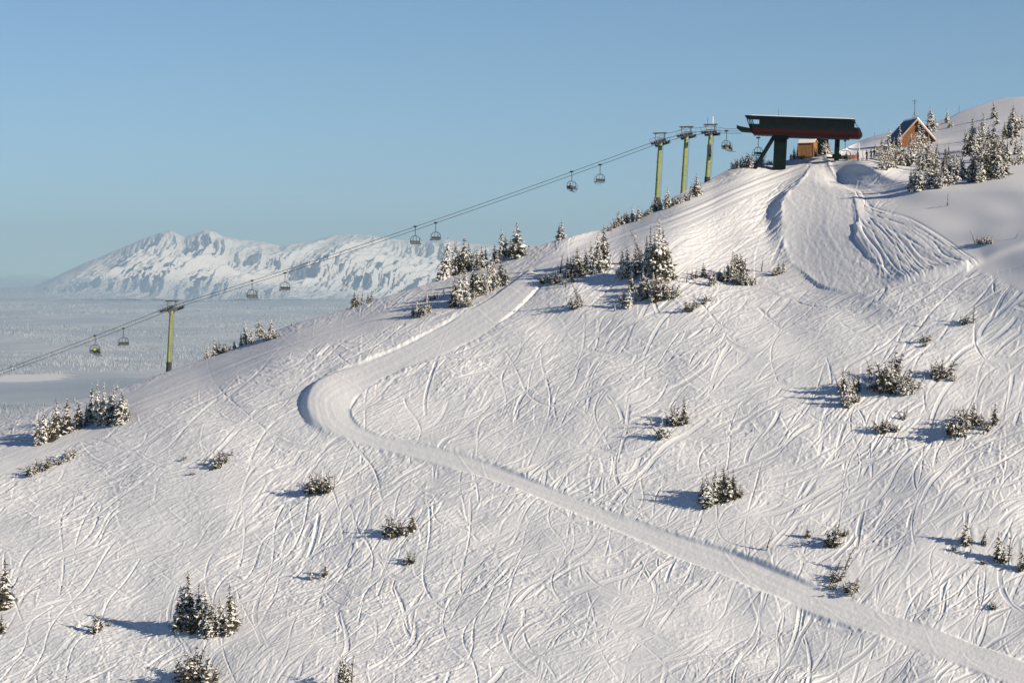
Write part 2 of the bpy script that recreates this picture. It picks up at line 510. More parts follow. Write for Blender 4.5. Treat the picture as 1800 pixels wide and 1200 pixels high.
def pick_turn(r):
    while True:
        x, y = r.uniform(300, 1990), r.uniform(540, 1300)
        if y > 1250 - 0.75 * x: break
    wide = r.random() < 0.4
    return x, y, math.radians(46) + r.normal(0, 0.45), r.uniform(60, 210), r.uniform(2.8, 4.6) if wide else r.uniform(1.2, 2.0), r.uniform(0.15, 0.6), r.uniform(110, 230), r.uniform(0.08, 0.15) if wide else r.uniform(0.07, 0.12)
trk = swaths(trk, 520, pick_fall, 61)
trk = swaths(trk, 230, pick_turn, 62)
trk = swaths(trk, 230, pick_fall, 63)
fine2 = shp(strokes(7000, (-110, 170, 1500, 1310), angf, lambda x, y: np.radians(7) + 0.6 * sprf(x, y), 48, seed=64, curve=0.009), 0.95, 1.8, (-1, 2), 0.9)
lumps = np.clip(vnoise(PX.shape, (4.5, 2.6), 65) - 0.9, 0, 2.5) - np.clip(-vnoise(PX.shape, (5.0, 2.8), 66) - 1.0, 0, 2.5)
lm_ = sstep((1150 - PX) / 700.0) * (1 - 0.5 * sstep((PY - 900) / 200.0))
lm_ = np.maximum(lm_, np.exp(-((PX - 880) / 240.0) ** 2 - ((PY - 650) / 90.0) ** 2))
trk += (0.055 + 0.095 * lm_) * np.tanh(0.9 * fine2) + (0.012 + 0.022 * lm_) * lumps
bankst = shp(strokes(420, (1270, 300, 1420, 450), lambda x, y: np.radians(36) + 0 * x, lambda x, y: np.radians(8) + 0 * x, 55, seed=67), 0.9, 1.7, (-1, 2), 0.9)
trk += 0.13 * np.tanh(bankst)
def pick_thin(r):
    while True:
        x, y = r.uniform(-60, 1700), r.uniform(500, 1300)
        if y > skyline(x) + 20: break
    return x, y, float(angf(x, y)) + r.normal(0.15, 0.32), r.uniform(60, 240), r.uniform(1.1, 1.7), r.uniform(0.1, 0.7), r.uniform(100, 240), r.uniform(0.06, 0.11)
trk = swaths(trk, 240, pick_thin, 68)
trk *= 0.72 + 0.24 * np.tanh(vnoise(PX.shape, (110, 55), 71))
trk *= (1 - 0.80 * band_m) * (1 - smooth_snow)
# grooming lines along the band on the shoulder and along the piste
def lines(sd, ar, seed, wid):
    r = np.random.default_rng(seed)
    prof = np.convolve(r.standard_normal(400), np.exp(-0.5 * (np.arange(-6, 7) / wid) ** 2), 'same')
    prof /= prof.std()
    return np.interp(sd + 6 * np.sin(ar / 140.0), np.arange(-200, 200), prof)
trk += 0.075 * lines(bs, ba, 21, 1.6) * band_m * (0.6 + 0.4 * np.tanh(vnoise(PX.shape, (120, 40), 22)))
trk += 0.010 * lines(rs, ra, 23, 1.8) * road_m
rib = strokes(260, (480, 470, 1990, 1260), lambda x, y: np.where((x < 900) & (y < 690), np.radians(33), np.radians(-20)) + 0 * x, lambda x, y: np.radians(7) + 0 * x, 120, wave=0.1, wl=90, seed=81)
trk += 0.035 * np.tanh(shp(rib, 1.1, 2.2, (-2, 2), 0.9)) * road_m + 0.007 * chop * road_m
edge = blur(inside.astype(float), 2.6); edge = 4 * edge * (1 - edge)
en_ = blur(inside.astype(float), 1.5); en_ = 4 * en_ * (1 - en_)
trk -= 0.15 * en_ * sstep((470 - ra) / 80.0) * np.clip(0.7 + 0.5 * vnoise(PX.shape, (26, 16), 88), 0, 1.3)
trk += np.where(ra < 430, 0.0, 0.05) * edge * np.clip(0.55 + 0.45 * vnoise(PX.shape, (22, 14), 82), 0, 1.4)
edge = blur(inside.astype(float), 6.0); edge = 4 * edge * (1 - edge)
trk += 0.03 * edge * vnoise(PX.shape, (5, 4), 83) * (1 - road_m)
pe = np.exp(-((phw - pd) / 4.0) ** 2) * sstep((1490 - PX) / 40.0)
trk += 0.14 * pe * np.clip(0.5 + 0.6 * vnoise(PX.shape, (20, 14), 84), 0, 1.4)
trk += 0.010 * chop * piste_m
hz_ = np.exp(-((PX - 1520) / 75.0) ** 2 - ((PY - 308) / 26.0) ** 2)
trk += 0.09 * np.tanh(shp(strokes(150, (1440, 280, 1640, 345), lambda x, y: np.radians(9) + 0 * x, lambda x, y: np.radians(9) + 0 * x, 70, seed=86), 1.2, 2.3, (-1, 2), 0.9)) * hz_
trk += 0.005 * lines(ps * 40 / np.maximum(phw, 10), pa, 24, 2.0) * piste_m
# soft churned patches on the piste, where skiers brake
pp = strokes(70, (1380, 300, 1560, 490), lambda x, y: np.radians(60) + 0 * x, lambda x, y: np.radians(75) + 0 * x, 60, wave=0.5, wl=70, seed=31)
trk += 0.022 * np.tanh(shp(pp, 1.8, 3.2, (-3, 2), 0.9)) * piste_m
# tracks fanning out below the gap in the berm
fan = np.zeros(PX.shape)
rr = np.random.default_rng(41)
def lay(img, pts, amp_):
    p = np.array(pts, float)
    seg = np.r_[0, np.cumsum(np.hypot(*np.diff(p, axis=0).T))]
    t = np.arange(0, seg[-1], 0.5)
    # rounded polyline
    xs, ys = np.interp(t, seg, p[:, 0]), np.interp(t, seg, p[:, 1])
    k = np.ones(41) / 41
    xs = np.convolve(np.pad(xs, 20, mode='edge'), k, 'valid'); ys = np.convolve(np.pad(ys, 20, mode='edge'), k, 'valid')
    i = np.clip((xs - RX0).astype(int), 0, RW - 1); j = np.clip((ys - RY0).astype(int), 0, RH - 1)
    np.add.at(img, (j, i), amp_ * 0.5)
for k in range(64):
    e = rr.uniform(0, 1)
    sx, sy = 1512 + rr.normal(0, 5), 352 + rr.normal(0, 9)
    ex, ey = 1590 + 130 * e + rr.normal(0, 5), 494 - 36 * e + rr.normal(0, 3)
    mx, my = sx + (ex - sx) * 0.42 + rr.normal(0, 7), sy + (ey - sy) * (0.36 + 0.16 * (1 - e)) + rr.normal(0, 5)
    wob = rr.normal(0, 4)
    lay(fan, [(sx, sy), (sx + 5, sy + 20), (mx, my), ((mx + ex) / 2 + wob, (my + ey) / 2 - wob), (ex, ey)], rr.uniform(0.5, 1.1))
for k in range(7):
    lay(fan, [(1512 + rr.normal(0, 2), 330), (1522, 360 + rr.normal(0, 4)), (1508 + rr.normal(0, 3), 392), (1520, 420), (1545 + rr.normal(0, 4), 450), (1562 + rr.normal(0, 5), 488)], 1.0)
lay(fan, [(1548, 350), (1535, 372), (1526, 388)], 1.0)
lay(fan, [(1543, 352), (1530, 370), (1520, 384)], 1.0)
fan_h = 0.085 * np.tanh(0.9 * shp(fan, 1.0, 1.9, (-2, 2), 0.9)) + 0.012 * chop * fan_zone
trk += fan_h
# a thin traverse track across the upper slope
trv = np.zeros(PX.shape)
for dy in (0, 3, 7):
    lay(trv, [(1560, 505 + dy), (1400, 528 + dy), (1200, 560 + dy), (1000, 592 + dy), (850, 622 + dy), (700, 665 + dy)], 1.0)
    lay(trv, [(1900, 440 + dy), (1720, 480 + dy), (1560, 505 + dy)], 1.0)
trk += 0.09 * np.tanh(shp(trv, 1.8, 3.0, (-2, 3), 0.9)) * (1 - road_m)
Hh += trk
Hh *= sstep((PY - skyline(PX)) / 5.0 + 0.25)

XS = np.concatenate([np.linspace(-900, -80, 50, endpoint=False), np.arange(-80, 1880, 1.05), np.linspace(1880, 2700, 50)])
NF = 1000
t_f = np.linspace(0, 1, NF)
yr_c = skyline(XS)
YF = yr_c[None, :] + (1255.0 - yr_c)[None, :] * t_f[:, None]           # sky line down to just under the frame
YB = np.repeat(np.concatenate([np.linspace(1262, 1900, 30), np.array([2200, 2700, 3500, 5000, 9000])])[:, None], len(XS), 1)
YY = np.vstack([YF, YB])
XX = np.repeat(XS[None, :], YY.shape[0], 0)
D = depth(XX, YY)
XR, ZR = ray(XX, YY)
vx, vy, vz = XR * D, D, ZR * D
vz = vz + bil(Hh, XX - RX0, YY - RY0) * (YY < 1330) * ((XX > RX0) & (XX < RX1))
# behind the sky line the mountain rolls over and drops away
steps = np.array([0.6, 1.5, 3, 5, 8, 12, 18, 26, 40, 60, 90, 140, 220, 340, 520])
bx, by, bz = [], [], []
X0_, Y0_, Z0_ = vx[0], vy[0], vz[0]
for s_ in steps[::-1]:
    by.append(Y0_ + s_); bx.append(X0_ / Y0_ * (Y0_ + s_)); bz.append(Z0_ - 0.10 * s_ - 0.45 * s_ * (1 - np.exp(-s_ / 14.0)))
vx = np.vstack([np.array(bx), vx]); vy = np.vstack([np.array(by), vy]); vz = np.vstack([np.array(bz), vz])
NR_, NC_ = vx.shape
NB = len(steps)
verts = np.stack([vx, vy, vz], -1).reshape(-1, 3)
idx = np.arange(NR_ * NC_).reshape(NR_, NC_)
quads = np.stack([idx[:-1, :-1], idx[1:, :-1], idx[1:, 1:], idx[:-1, 1:]], -1).reshape(-1, 4)
is_road = (bil(road_m - 0.5, (XX - RX0).clip(0, RW - 2), (YY - RY0).clip(0, RH - 2)) > 0) & (YY < 1315) & (XX > RX0) & (XX < RX1)
is_road = np.vstack([np.zeros((NB, NC_), bool), is_road])
fr = (is_road[:-1, :-1] & is_road[1:, 1:]).reshape(-1)
prop(np_mesh('terrain', verts, quads[~fr], M['snow']), kind='structure')
used = np.unique(quads[fr]); remap = np.zeros(len(verts), int); remap[used] = np.arange(len(used))
prop(np_mesh('road', verts[used], remap[quads[fr]], M['snow']), kind='structure')

def ground(px, py):
    """world point on the snow that appears at this place of the photo"""
    py = max(py, float(skyline(px)) + 0.5)
    q = py
    for _ in range(4):
        d = float(depth(px, q)); X, Z = ray(px, q)
        z = float(Z) * d + float(bil(Hh, np.array([px - RX0]), np.array([q - RY0]))[0])
        x = float(X) * d
        _, yy = proj(x, d, z)
        q += (py - yy) * 0.8
        q = max(q, float(skyline(px)) + 0.2)
    return Vector((x, d, z))

# ----------------------------------------------------------------------------
# the valley plain, its woods and the far mountains
# ----------------------------------------------------------------------------
PD = np.array([0, 3000, 6000, 8000, 11000, 15000, 20000, 26000, 32000, 40000, 60000, 90000], float)
PZ = np.array([-430, -428, -418, -414, -377, -336, -262, -160, -60, 10, 120, 150], float)
def plain_z(x, y):
    d = np.asarray(y, float)
    return np.interp(d, PD, PZ) + 10 * np.sin(x / 1700.0 + d / 2300.0) + 7 * np.sin(x / 610.0 - d / 900.0 + 1.3)
yy_ = np.concatenate([np.linspace(-3000, 5500, 18), np.geomspace(5700, 90000, 260)])
uu_ = np.linspace(-1, 1, 160)
PYY = np.repeat(yy_[:, None], len(uu_), 1)
PXX = uu_[None, :] * (4000 + 0.5 * np.maximum(PYY, 0))
pv = np.stack([PXX, PYY, plain_z(PXX, PYY)], -1).reshape(-1, 3)
idx = np.arange(PXX.size).reshape(PXX.shape)
pq = np.stack([idx[:-1, :-1], idx[:-1, 1:], idx[1:, 1:], idx[1:, :-1]], -1).reshape(-1, 4)
mp = bpy.data.materials.new('valley_snow'); mp.use_nodes = True
n = mp.node_tree; b = n.nodes['Principled BSDF']
b.inputs['Roughness'].default_value = 0.9; b.inputs['Specular IOR Level'].default_value = 0.05
geo = n.nodes.new('ShaderNodeNewGeometry')
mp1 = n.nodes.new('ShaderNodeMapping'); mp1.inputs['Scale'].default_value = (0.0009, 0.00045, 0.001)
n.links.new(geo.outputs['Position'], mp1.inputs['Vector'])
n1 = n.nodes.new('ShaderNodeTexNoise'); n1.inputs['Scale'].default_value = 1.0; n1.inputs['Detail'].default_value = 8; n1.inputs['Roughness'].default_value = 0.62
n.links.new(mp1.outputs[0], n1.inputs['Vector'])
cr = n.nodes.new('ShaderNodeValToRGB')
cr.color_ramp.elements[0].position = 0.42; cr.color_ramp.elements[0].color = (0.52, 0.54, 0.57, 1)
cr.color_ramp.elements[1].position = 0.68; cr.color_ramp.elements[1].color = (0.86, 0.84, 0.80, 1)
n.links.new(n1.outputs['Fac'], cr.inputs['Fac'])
# one open snowfield without trees; its sunlit brightness is put into the colour
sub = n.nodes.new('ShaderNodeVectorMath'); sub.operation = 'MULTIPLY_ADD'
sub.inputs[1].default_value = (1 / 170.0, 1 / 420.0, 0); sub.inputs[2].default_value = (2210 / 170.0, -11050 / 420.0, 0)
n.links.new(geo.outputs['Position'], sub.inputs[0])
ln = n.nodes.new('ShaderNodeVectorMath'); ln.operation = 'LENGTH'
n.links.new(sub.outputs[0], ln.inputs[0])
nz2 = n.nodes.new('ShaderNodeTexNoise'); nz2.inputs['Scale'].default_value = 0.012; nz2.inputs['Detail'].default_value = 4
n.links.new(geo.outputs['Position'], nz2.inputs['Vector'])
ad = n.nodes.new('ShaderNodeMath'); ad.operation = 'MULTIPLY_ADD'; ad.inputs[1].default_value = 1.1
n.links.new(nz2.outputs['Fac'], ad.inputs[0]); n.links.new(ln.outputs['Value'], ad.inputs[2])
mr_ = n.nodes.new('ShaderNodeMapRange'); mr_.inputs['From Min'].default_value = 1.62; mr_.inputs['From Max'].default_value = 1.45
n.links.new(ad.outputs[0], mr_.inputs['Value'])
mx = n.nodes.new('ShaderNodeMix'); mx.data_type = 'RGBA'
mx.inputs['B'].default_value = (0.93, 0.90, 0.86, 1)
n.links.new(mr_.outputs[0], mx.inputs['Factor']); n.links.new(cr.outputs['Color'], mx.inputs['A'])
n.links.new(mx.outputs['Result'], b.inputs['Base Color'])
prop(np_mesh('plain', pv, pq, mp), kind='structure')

# far woods: one mass of small frosted conifers
def forest():
    r = np.random.default_rng(77)
    N = 100000
    py_ = r.uniform(0, 1, N)
    d = 6500 * (31000 / 6500.0) ** py_
    px_ = r.uniform(-90, 1000, N)
    x = (px_ - 900) / F * d
    pat = np.sin(x / 420.0 + 1.7 * np.sin(d / 800.0)) + np.sin(d / 950.0 + 1.3 * np.sin(x / 730.0)) + 0.8 * np.sin(x / 150.0 + d / 310.0) + 0.8 * np.sin(x / 90.0 - d / 205.0)
    keep = pat + r.normal(0, 0.8, N) > 0.5
    keep &= ~((d > 8600) & (d < 11300) & (px_ < 330))
    x, d = x[keep], d[keep]
    z = plain_z(x, d)
    h = r.uniform(6, 17, len(x)) * (0.75 + d / 40000.0); w = h * r.uniform(0.2, 0.34, len(x))
    a = r.uniform(0, 6.28, len(x))
    vs = np.zeros((len(x), 4, 3))
    for k in range(3):
        vs[:, k, 0] = x + w * np.cos(a + k * 2.0944); vs[:, k, 1] = d + w * np.sin(a + k * 2.0944); vs[:, k, 2] = z - 3
    vs[:, 3, 0] = x; vs[:, 3, 1] = d; vs[:, 3, 2] = z + h
    base = np.arange(len(x))[:, None] * 4
    f = np.concatenate([base + np.array([[0, 1, 3]]), base + np.array([[1, 2, 3]]), base + np.array([[2, 0, 3]])], 0)
    return np_mesh('forest', vs.reshape(-1, 3), f, M['forest'], smooth=False)
M['forest'] = mat('far_conifers', (0.24, 0.27, 0.30), 0.9, noise=(0.003, (0.46, 0.47, 0.48)))
prop(forest(), 'snowy valley woods far below the ski slope', 'forest', kind='stuff')

MS = np.array([(-300, 514), (0, 508), (60, 503), (90, 490), (150, 462), (200, 442), (240, 425), (265, 415), (285, 409), (300, 406), (315, 413), (325, 416), (340, 411),
               (360, 404), (372, 405), (390, 414), (420, 421), (460, 424), (490, 431), (520, 426), (545, 423), (560, 420), (590, 413), (620, 411),
               (660, 414), (700, 420), (740, 423), (780, 420), (830, 427), (870, 430), (930, 446), (1100, 470), (1500, 490)], float)
def mountains():
    NU, NV = 1500, 420
    u = np.linspace(-300, 1250, NU); v = np.linspace(0, 1.35, NV)
    U, V = np.meshgrid(u, v)
    Dm = 30500 + 9500 * V
    Xm, Zs = ray(U, np.interp(U, MS[:, 0], MS[:, 1]) + 0 * U)
    zt = Zs * 40000.0
    base = -80.0
    hgt = zt - base
    vv = np.clip(V, 0, 1)
    prof = np.where(V <= 1, 0.30 * vv + 0.70 * vv ** 1.9, 1 - 0.9 * (V - 1))
    # spurs that run down to the left from the crest
    sh = U + 190 * (1 - vv) + 18 * np.sin(V * 9 + U / 70.0)
    def ridge(period, seed, sharp=1.0):
        r = np.random.default_rng(seed)
        prof1 = np.convolve(r.standard_normal(3000), np.exp(-0.5 * (np.arange(-60, 61) / (period * 0.35)) ** 2), 'same')
        prof1 /= prof1.std()
        s = sh + 12 * np.sin(U / 31.0 + V * 14 + seed) * 0.5
        q = np.interp(s + 700, np.arange(3000), prof1)
        return 1 - np.abs(np.tanh(q * sharp)) * 1.6
    env = np.sin(np.clip(vv, 0, 1) * math.pi) ** 0.8
    h = hgt * prof
    sp = 0.16 * ridge(70, 51, 0.8) + 0.10 * ridge(26, 52, 0.8) + 0.05 * ridge(10, 53) + 0.028 * ridge(5, 56)
    h = h + hgt * sp * env * 0.78
    nz = vnoise(U.shape, (7, 6), 54) * 0.010 + vnoise(U.shape, (18, 16), 57) * 0.010 + vnoise(U.shape, (44, 30), 55) * 0.012
    h = h + hgt * nz * (0.25 + env)
    return np_mesh('mountains', np.stack([Xm * Dm, Dm, base + h], -1).reshape(-1, 3),
                   (lambda ix: np.stack([ix[:-1, :-1], ix[:-1, 1:], ix[1:, 1:], ix[1:, :-1]], -1).reshape(-1, 4))(np.arange(U.size).reshape(U.shape)), M['alpine'])
ma = bpy.data.materials.new('alpine_snow'); ma.use_nodes = True
n = ma.node_tree; b = n.nodes['Principled BSDF']
b.inputs['Roughness'].default_value = 0.9; b.inputs['Specular IOR Level'].default_value = 0.05
geo = n.nodes.new('ShaderNodeNewGeometry')
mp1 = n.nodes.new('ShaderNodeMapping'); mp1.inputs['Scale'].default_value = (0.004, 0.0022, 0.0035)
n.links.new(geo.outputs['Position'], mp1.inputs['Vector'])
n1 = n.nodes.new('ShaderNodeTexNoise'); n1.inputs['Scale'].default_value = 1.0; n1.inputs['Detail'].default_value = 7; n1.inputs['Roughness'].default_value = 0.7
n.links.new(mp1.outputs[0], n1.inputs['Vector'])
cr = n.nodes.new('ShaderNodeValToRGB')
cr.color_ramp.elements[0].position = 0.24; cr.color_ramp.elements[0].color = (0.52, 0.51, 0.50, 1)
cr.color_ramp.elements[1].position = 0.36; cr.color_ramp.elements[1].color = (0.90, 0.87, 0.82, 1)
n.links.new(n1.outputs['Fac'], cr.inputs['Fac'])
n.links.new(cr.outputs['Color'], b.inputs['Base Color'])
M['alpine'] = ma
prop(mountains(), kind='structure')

# the air
hz = MB(); hz.box((0, 21500, 325), (44000, 45000, 1700))
mh = bpy.data.materials.new('haze'); mh.use_nodes = True
n = mh.node_tree
n.nodes.remove(n.nodes['Principled BSDF'])
vol = n.nodes.new('ShaderNodeVolumePrincipled')
vol.inputs['Color'].default_value = (0.56, 0.79, 1.0, 1)
vol.inputs['Density'].default_value = 3.5e-5
vol.inputs['Anisotropy'].default_value = 0.0
n.links.new(vol.outputs[0], n.nodes['Material Output'].inputs['Volume'])
prop(hz.build('haze', mh), 'pale blue winter haze over the valley', 'haze', kind='stuff')
def fog_bank(lab, c, rad, dens, col, seed):
    r = np.random.default_rng(seed)
    nu, nv = 48, 14
    vs = []
    ph = r.uniform(0, 6.28, 6)
    for j in range(nv + 1):
        la = -math.pi / 2 + math.pi * j / nv
        for i in range(nu):
            lo = 2 * math.pi * i / nu
            k = 1 + 0.10 * math.sin(3 * lo + ph[0]) + 0.07 * math.sin(5 * lo + ph[1]) + 0.05 * math.sin(9 * lo + ph[2])
            vs.append((c[0] + rad[0] * k * math.cos(la) * math.cos(lo), c[1] + rad[1] * k * math.cos(la) * math.sin(lo), c[2] + rad[2] * math.sin(la) * (1 + 0.15 * math.sin(4 * lo + ph[3]))))
    b_ = MB()
    b_.add(vs, [(j * nu + i, j * nu + (i + 1) % nu, (j + 1) * nu + (i + 1) % nu, (j + 1) * nu + i) for j in range(nv) for i in range(nu)])
    m = bpy.data.materials.new('fog'); m.use_nodes = True
    t = m.node_tree
    t.nodes.remove(t.nodes['Principled BSDF'])
    v = t.nodes.new('ShaderNodeVolumePrincipled')
    v.inputs['Color'].default_value = (*col, 1); v.inputs['Density'].default_value = dens
    t.links.new(v.outputs[0], t.nodes['Material Output'].inputs['Volume'])
    prop(b_.build('fog', m, smooth=True), lab, 'fog', kind='stuff')
fog_bank('low grey-blue mist lying over the valley below the lone tower', (-1500, 9000, -395), (1250, 1350, 55), 7e-4, (0.46, 0.58, 0.74), 91)
fog_bank('thin blue mist along the foot of the far mountains', (-6800, 30300, -40), (5600, 1900, 270), 2.2e-4, (0.50, 0.72, 0.98), 92)
# ----------------------------------------------------------------------------
# the chair lift: towers, ropes, chairs, riders, top station
# ----------------------------------------------------------------------------
AL = math.radians(10.0)
CA, SA = math.cos(AL), math.sin(AL)
TX, TY = 56.64, 472.0
Q = 1.12                                             # all lift parts are this much larger than drawn below                                 # middle of the top station
LDIR = Vector((CA, -SA, 0)); LPERP = Vector((SA, CA, 0))

def line_at(px, off=0.0):
    """plan position on the lift line (shifted sideways by off) seen at photo column px"""
    X = (px - 900) / F
    x0, y0 = TX + LPERP.x * off, TY + LPERP.y * off
    s = (y0 * X - x0) / (CA + X * SA)
    return x0 + s * CA, y0 - s * SA
def z_at(py, y):
    return float(ray(0, py)[1]) * y
def on_line(px, py, off=0.0):
    x, y = line_at(px, off)
    return Vector((x, y, z_at(py, y)))

ROPE_C = [(-260, 742), (301, 541), (1160, 248.5), (1206, 236.5), (1248, 231.5), (1302, 232.5)]
def rope_center(px):
    for (a, ya), (b, yb) in zip(ROPE_C[:-1], ROPE_C[1:]):
        if px <= b:
            t = (px - a) / (b - a)
            sag = 6.5 * 4 * t * (1 - t) * min(1.0, (b - a) / 600.0)
            return ya + (yb - ya) * t + sag
    return ROPE_C[-1][1]
OFF = 3.3
def rope_pt(px, off):
    """point of one rope at photo column px; the rope runs level with the line's middle, OFF to one side"""
    lo, hi = px - 40, px + 40
    X = (px - 900) / F
    for _ in range(30):
        mid = (lo + hi) / 2
        c = on_line(mid, rope_center(mid))
        p = c + LPERP * off
        if proj(p.x, p.y, p.z)[0] < px: lo = mid
        else: hi = mid
    return p
for off, lab in ((-OFF, 'steel haul rope carrying the uphill chairs, upper of the two lines'), (OFF, 'steel haul rope carrying the downhill chairs, lower of the two lines')):
    pts = []
    for px in list(range(-240, 1300, 20)) + [1300]:
        pts.append(on_line(px, rope_center(px)) + LPERP * off)
    r_ = MB(); r_.tube(pts, 0.045, 6)
    prop(r_.build('haul_rope', M['dark_steel'], smooth=True), lab, 'cable', 'ropes of the chairlift')

def tower(top, base, label, dark_foot, board=False, aerials=False, frame_w=2.1):
    P = on_line(*top)
    bx, by = base
    d = P.y + 0.5
    Xb, Zb = ray(bx, by)
    g = ground(bx, by)
    B = Vector((float(Xb) * d, d, float(Zb) * d))
    # the pole stands in the snow: keep the picture position, sink the foot
    ax = (P - B).normalized()
    root = empty('lift_tower', B)
    prop(root, label, 'lift tower', 'yellow-green lift towers')
    P = B + (P - B) / Q
    OFF_ = OFF / Q
    root.scale = (Q, Q, Q)
    L = (P - B).length
    def rel(v): return v - B
    up = ax
    pole = MB()
    n = 18
    foot = up * dark_foot
    pole.tube([foot, foot + (up * L - foot) * 0.5, up * L], [0.44, 0.40, 0.35], n)
    for k in (0.33, 0.66):
        c = up * (dark_foot + (L - dark_foot) * k)
        pole.tube([c - up * 0.05, c + up * 0.05], 0.47, n)
    pole.build('pole', M['tower_paint'], root, smooth=False)
    f = MB(); f.tube([up * -15.0, foot], [0.54, 0.50], n); f.build('footing', M['concrete'], root)
    ld = MB()
    side = Vector((0.82, -0.57, 0)).normalized() * 0.60
    t1 = Vector((0.57, 0.82, 0)) * 0.2
    for s in (-1, 1):
        ld.tube([foot + side + t1 * s, up * (L - 0.2) + side * 0.93 + t1 * s], 0.025, 5)
    k = dark_foot + 0.2
    while k < L - 0.3:
        ld.tube([up * k + side - t1, up * k + side + t1], 0.02, 5); k += 0.45
    ld.build('ladder', M['grey_steel'], root)
    T = up * L
    ca = MB()
    ca.box(T + Vector((0, 0, 0.12)), (0.45, 2 * OFF_ + 0.5, 0.42), rot=Matrix.Rotation(-AL, 3, 'Z'))
    ca.tube([T - up * 0.9, T + LPERP * (-OFF_ * 0.7) + Vector((0, 0, 0))], 0.10, 8)
    ca.tube([T - up * 0.9, T + LPERP * (OFF_ * 0.7) + Vector((0, 0, 0))], 0.10, 8)
    ca.build('crossarm', M['grey_steel'], root)
    # lifting frame above the crossarm
    lf = MB()
    fw = frame_w / 2
    hx = Vector((0.92, -0.39, 0))
    for s in (-1, 1):
        lf.tube([T + hx * s * fw * 0.62 + Vector((0, 0, 0.2)), T + hx * s * fw * 0.82 + Vector((0, 0, 1.75))], 0.10, 8)
        lf.tube([T + hx * s * fw * 0.62 + LPERP * 0.9 + Vector((0, 0, 0.2)), T + hx * s * fw * 0.82 + LPERP * 0.9 + Vector((0, 0, 1.75))], 0.06, 8)
    lf.box(T + Vector((0, 0, 1.78)), (frame_w + 0.4, 0.28, 0.22), rot=Matrix.Rotation(-math.atan2(0.39, 0.92), 3, 'Z'))
    lf.box(T + Vector((0, 0, 1.80)) + LPERP * 0.9, (frame_w + 0.4, 0.2, 0.16), rot=Matrix.Rotation(-math.atan2(0.39, 0.92), 3, 'Z'))
    lf.tube([T + hx * (-fw * 0.7) + Vector((0, 0, 0.9)), T + hx * (fw * 0.7) + Vector((0, 0, 0.9))], 0.05, 6)
    lf.build('lifting_frame', M['grey_steel'], root)
    # sheave trains and catwalks, tilted with the rope
    pxt = top[0]
    a_, b_ = on_line(pxt - 12, rope_center(pxt - 12)), on_line(pxt + 12, rope_center(pxt + 12))
    sl = (b_ - a_).normalized()
    for off in (-OFF, OFF):
        c0 = (on_line(pxt, rope_center(pxt)) + LPERP * off - B) / Q
        sh = MB()
        upv = sl.cross(LPERP) * -1
        if upv.z < 0: upv = -upv
        rot = Matrix((sl, LPERP, upv)).transposed()
        sh.box(c0 - upv * 0.30, (2.7, 0.14, 0.20), rot=rot)
        sh.box(c0 - upv * 0.42 + sl * 0.66, (1.0, 0.2, 0.16), rot=rot)
        sh.box(c0 - upv * 0.42 - sl * 0.66, (1.0, 0.2, 0.16), rot=rot)
        o = sh.build('sheave_train', M['dark_steel'], root)
        for q in range(6):
            w = MB()
            c = c0 - upv * 0.235 + sl * (-1.2 + 0.48 * q)
            w.tube([c - LPERP * 0.07, c + LPERP * 0.07], 0.19, 14)
            w.build('wheel', M['dark_steel'], o)
        cw = MB()
        oc = LPERP * (0.45 if off > 0 else -0.45)
        cw.box(c0 - upv * 0.5 + oc, (2.8, 0.5, 0.05), rot=rot)
        oc2 = LPERP * (0.68 if off > 0 else -0.68)
        for q in (-1.35, -0.45, 0.45, 1.35):
            cw.tube([c0 - upv * 0.5 + oc2 + sl * q, c0 + upv * 0.55 + oc2 + sl * q], 0.028, 6)
        for h_ in (0.05, 0.55):
            cw.tube([c0 + upv * h_ + oc2 - sl * 1.38, c0 + upv * h_ + oc2 + sl * 1.38], 0.028, 6)
        cw.build('catwalk', M['grey_steel'], root)
    if board:
        bd_ = MB()
        c = up * (L * 0.74) + Vector((-0.1, -0.55, 0))
        bd_.box(c, (0.72, 0.12, 1.5)); bd_.box(c + Vector((0.15, -0.01, -1.1)), (0.3, 0.1, 0.7))
        bd_.build('control_box', M['dark_steel'], root)
    if aerials:
        for (ox, h_, m_, r_) in ((-0.55, 1.15, 'dark_steel', 0.035), (0.40, 1.35, 'white_paint', 0.075)):
            a = MB(); p = T + hx * ox + Vector((0, 0, 1.85))
            a.tube([p, p + Vector((0.05, 0, h_))], r_, 8); a.build('aerial', M[m_], root)
    return root, T * Q + B
tw = []
tw.append(tower((301.5, 546), (296.5, 652), 'lone yellow-green lift tower at the low end of the ridge with black foot', 1.7))
tw.append(tower((1160, 252), (1154, 367), 'yellow-green lift tower farthest from the top station among three', 2.0))
tw.append(tower((1206, 241), (1200, 345), 'plain yellow-green lift tower, middle of three on the upper ridge', 0.3))
tw.append(tower((1248.5, 237), (1242, 334), 'yellow-green lift tower beside the top station with white aerial and dark box', 2.3, True, True))
wire = MB()
tops = [t + Vector((0, 0, 1.9)) for _, t in tw[1:]]
endp = on_line(1297, 226)
for a, b in zip(tops, tops[1:] + [endp]):
    wire.tube([a + (b - a) * (k / 6.0) - Vector((0, 0, 0.35 * 4 * (k / 6.0) * (1 - k / 6.0))) for k in range(7)], 0.035, 6)
prop(wire.build('signal_wire', M['dark_steel']), 'thin dark signal wire looping between the tops of the upper towers', 'wire')

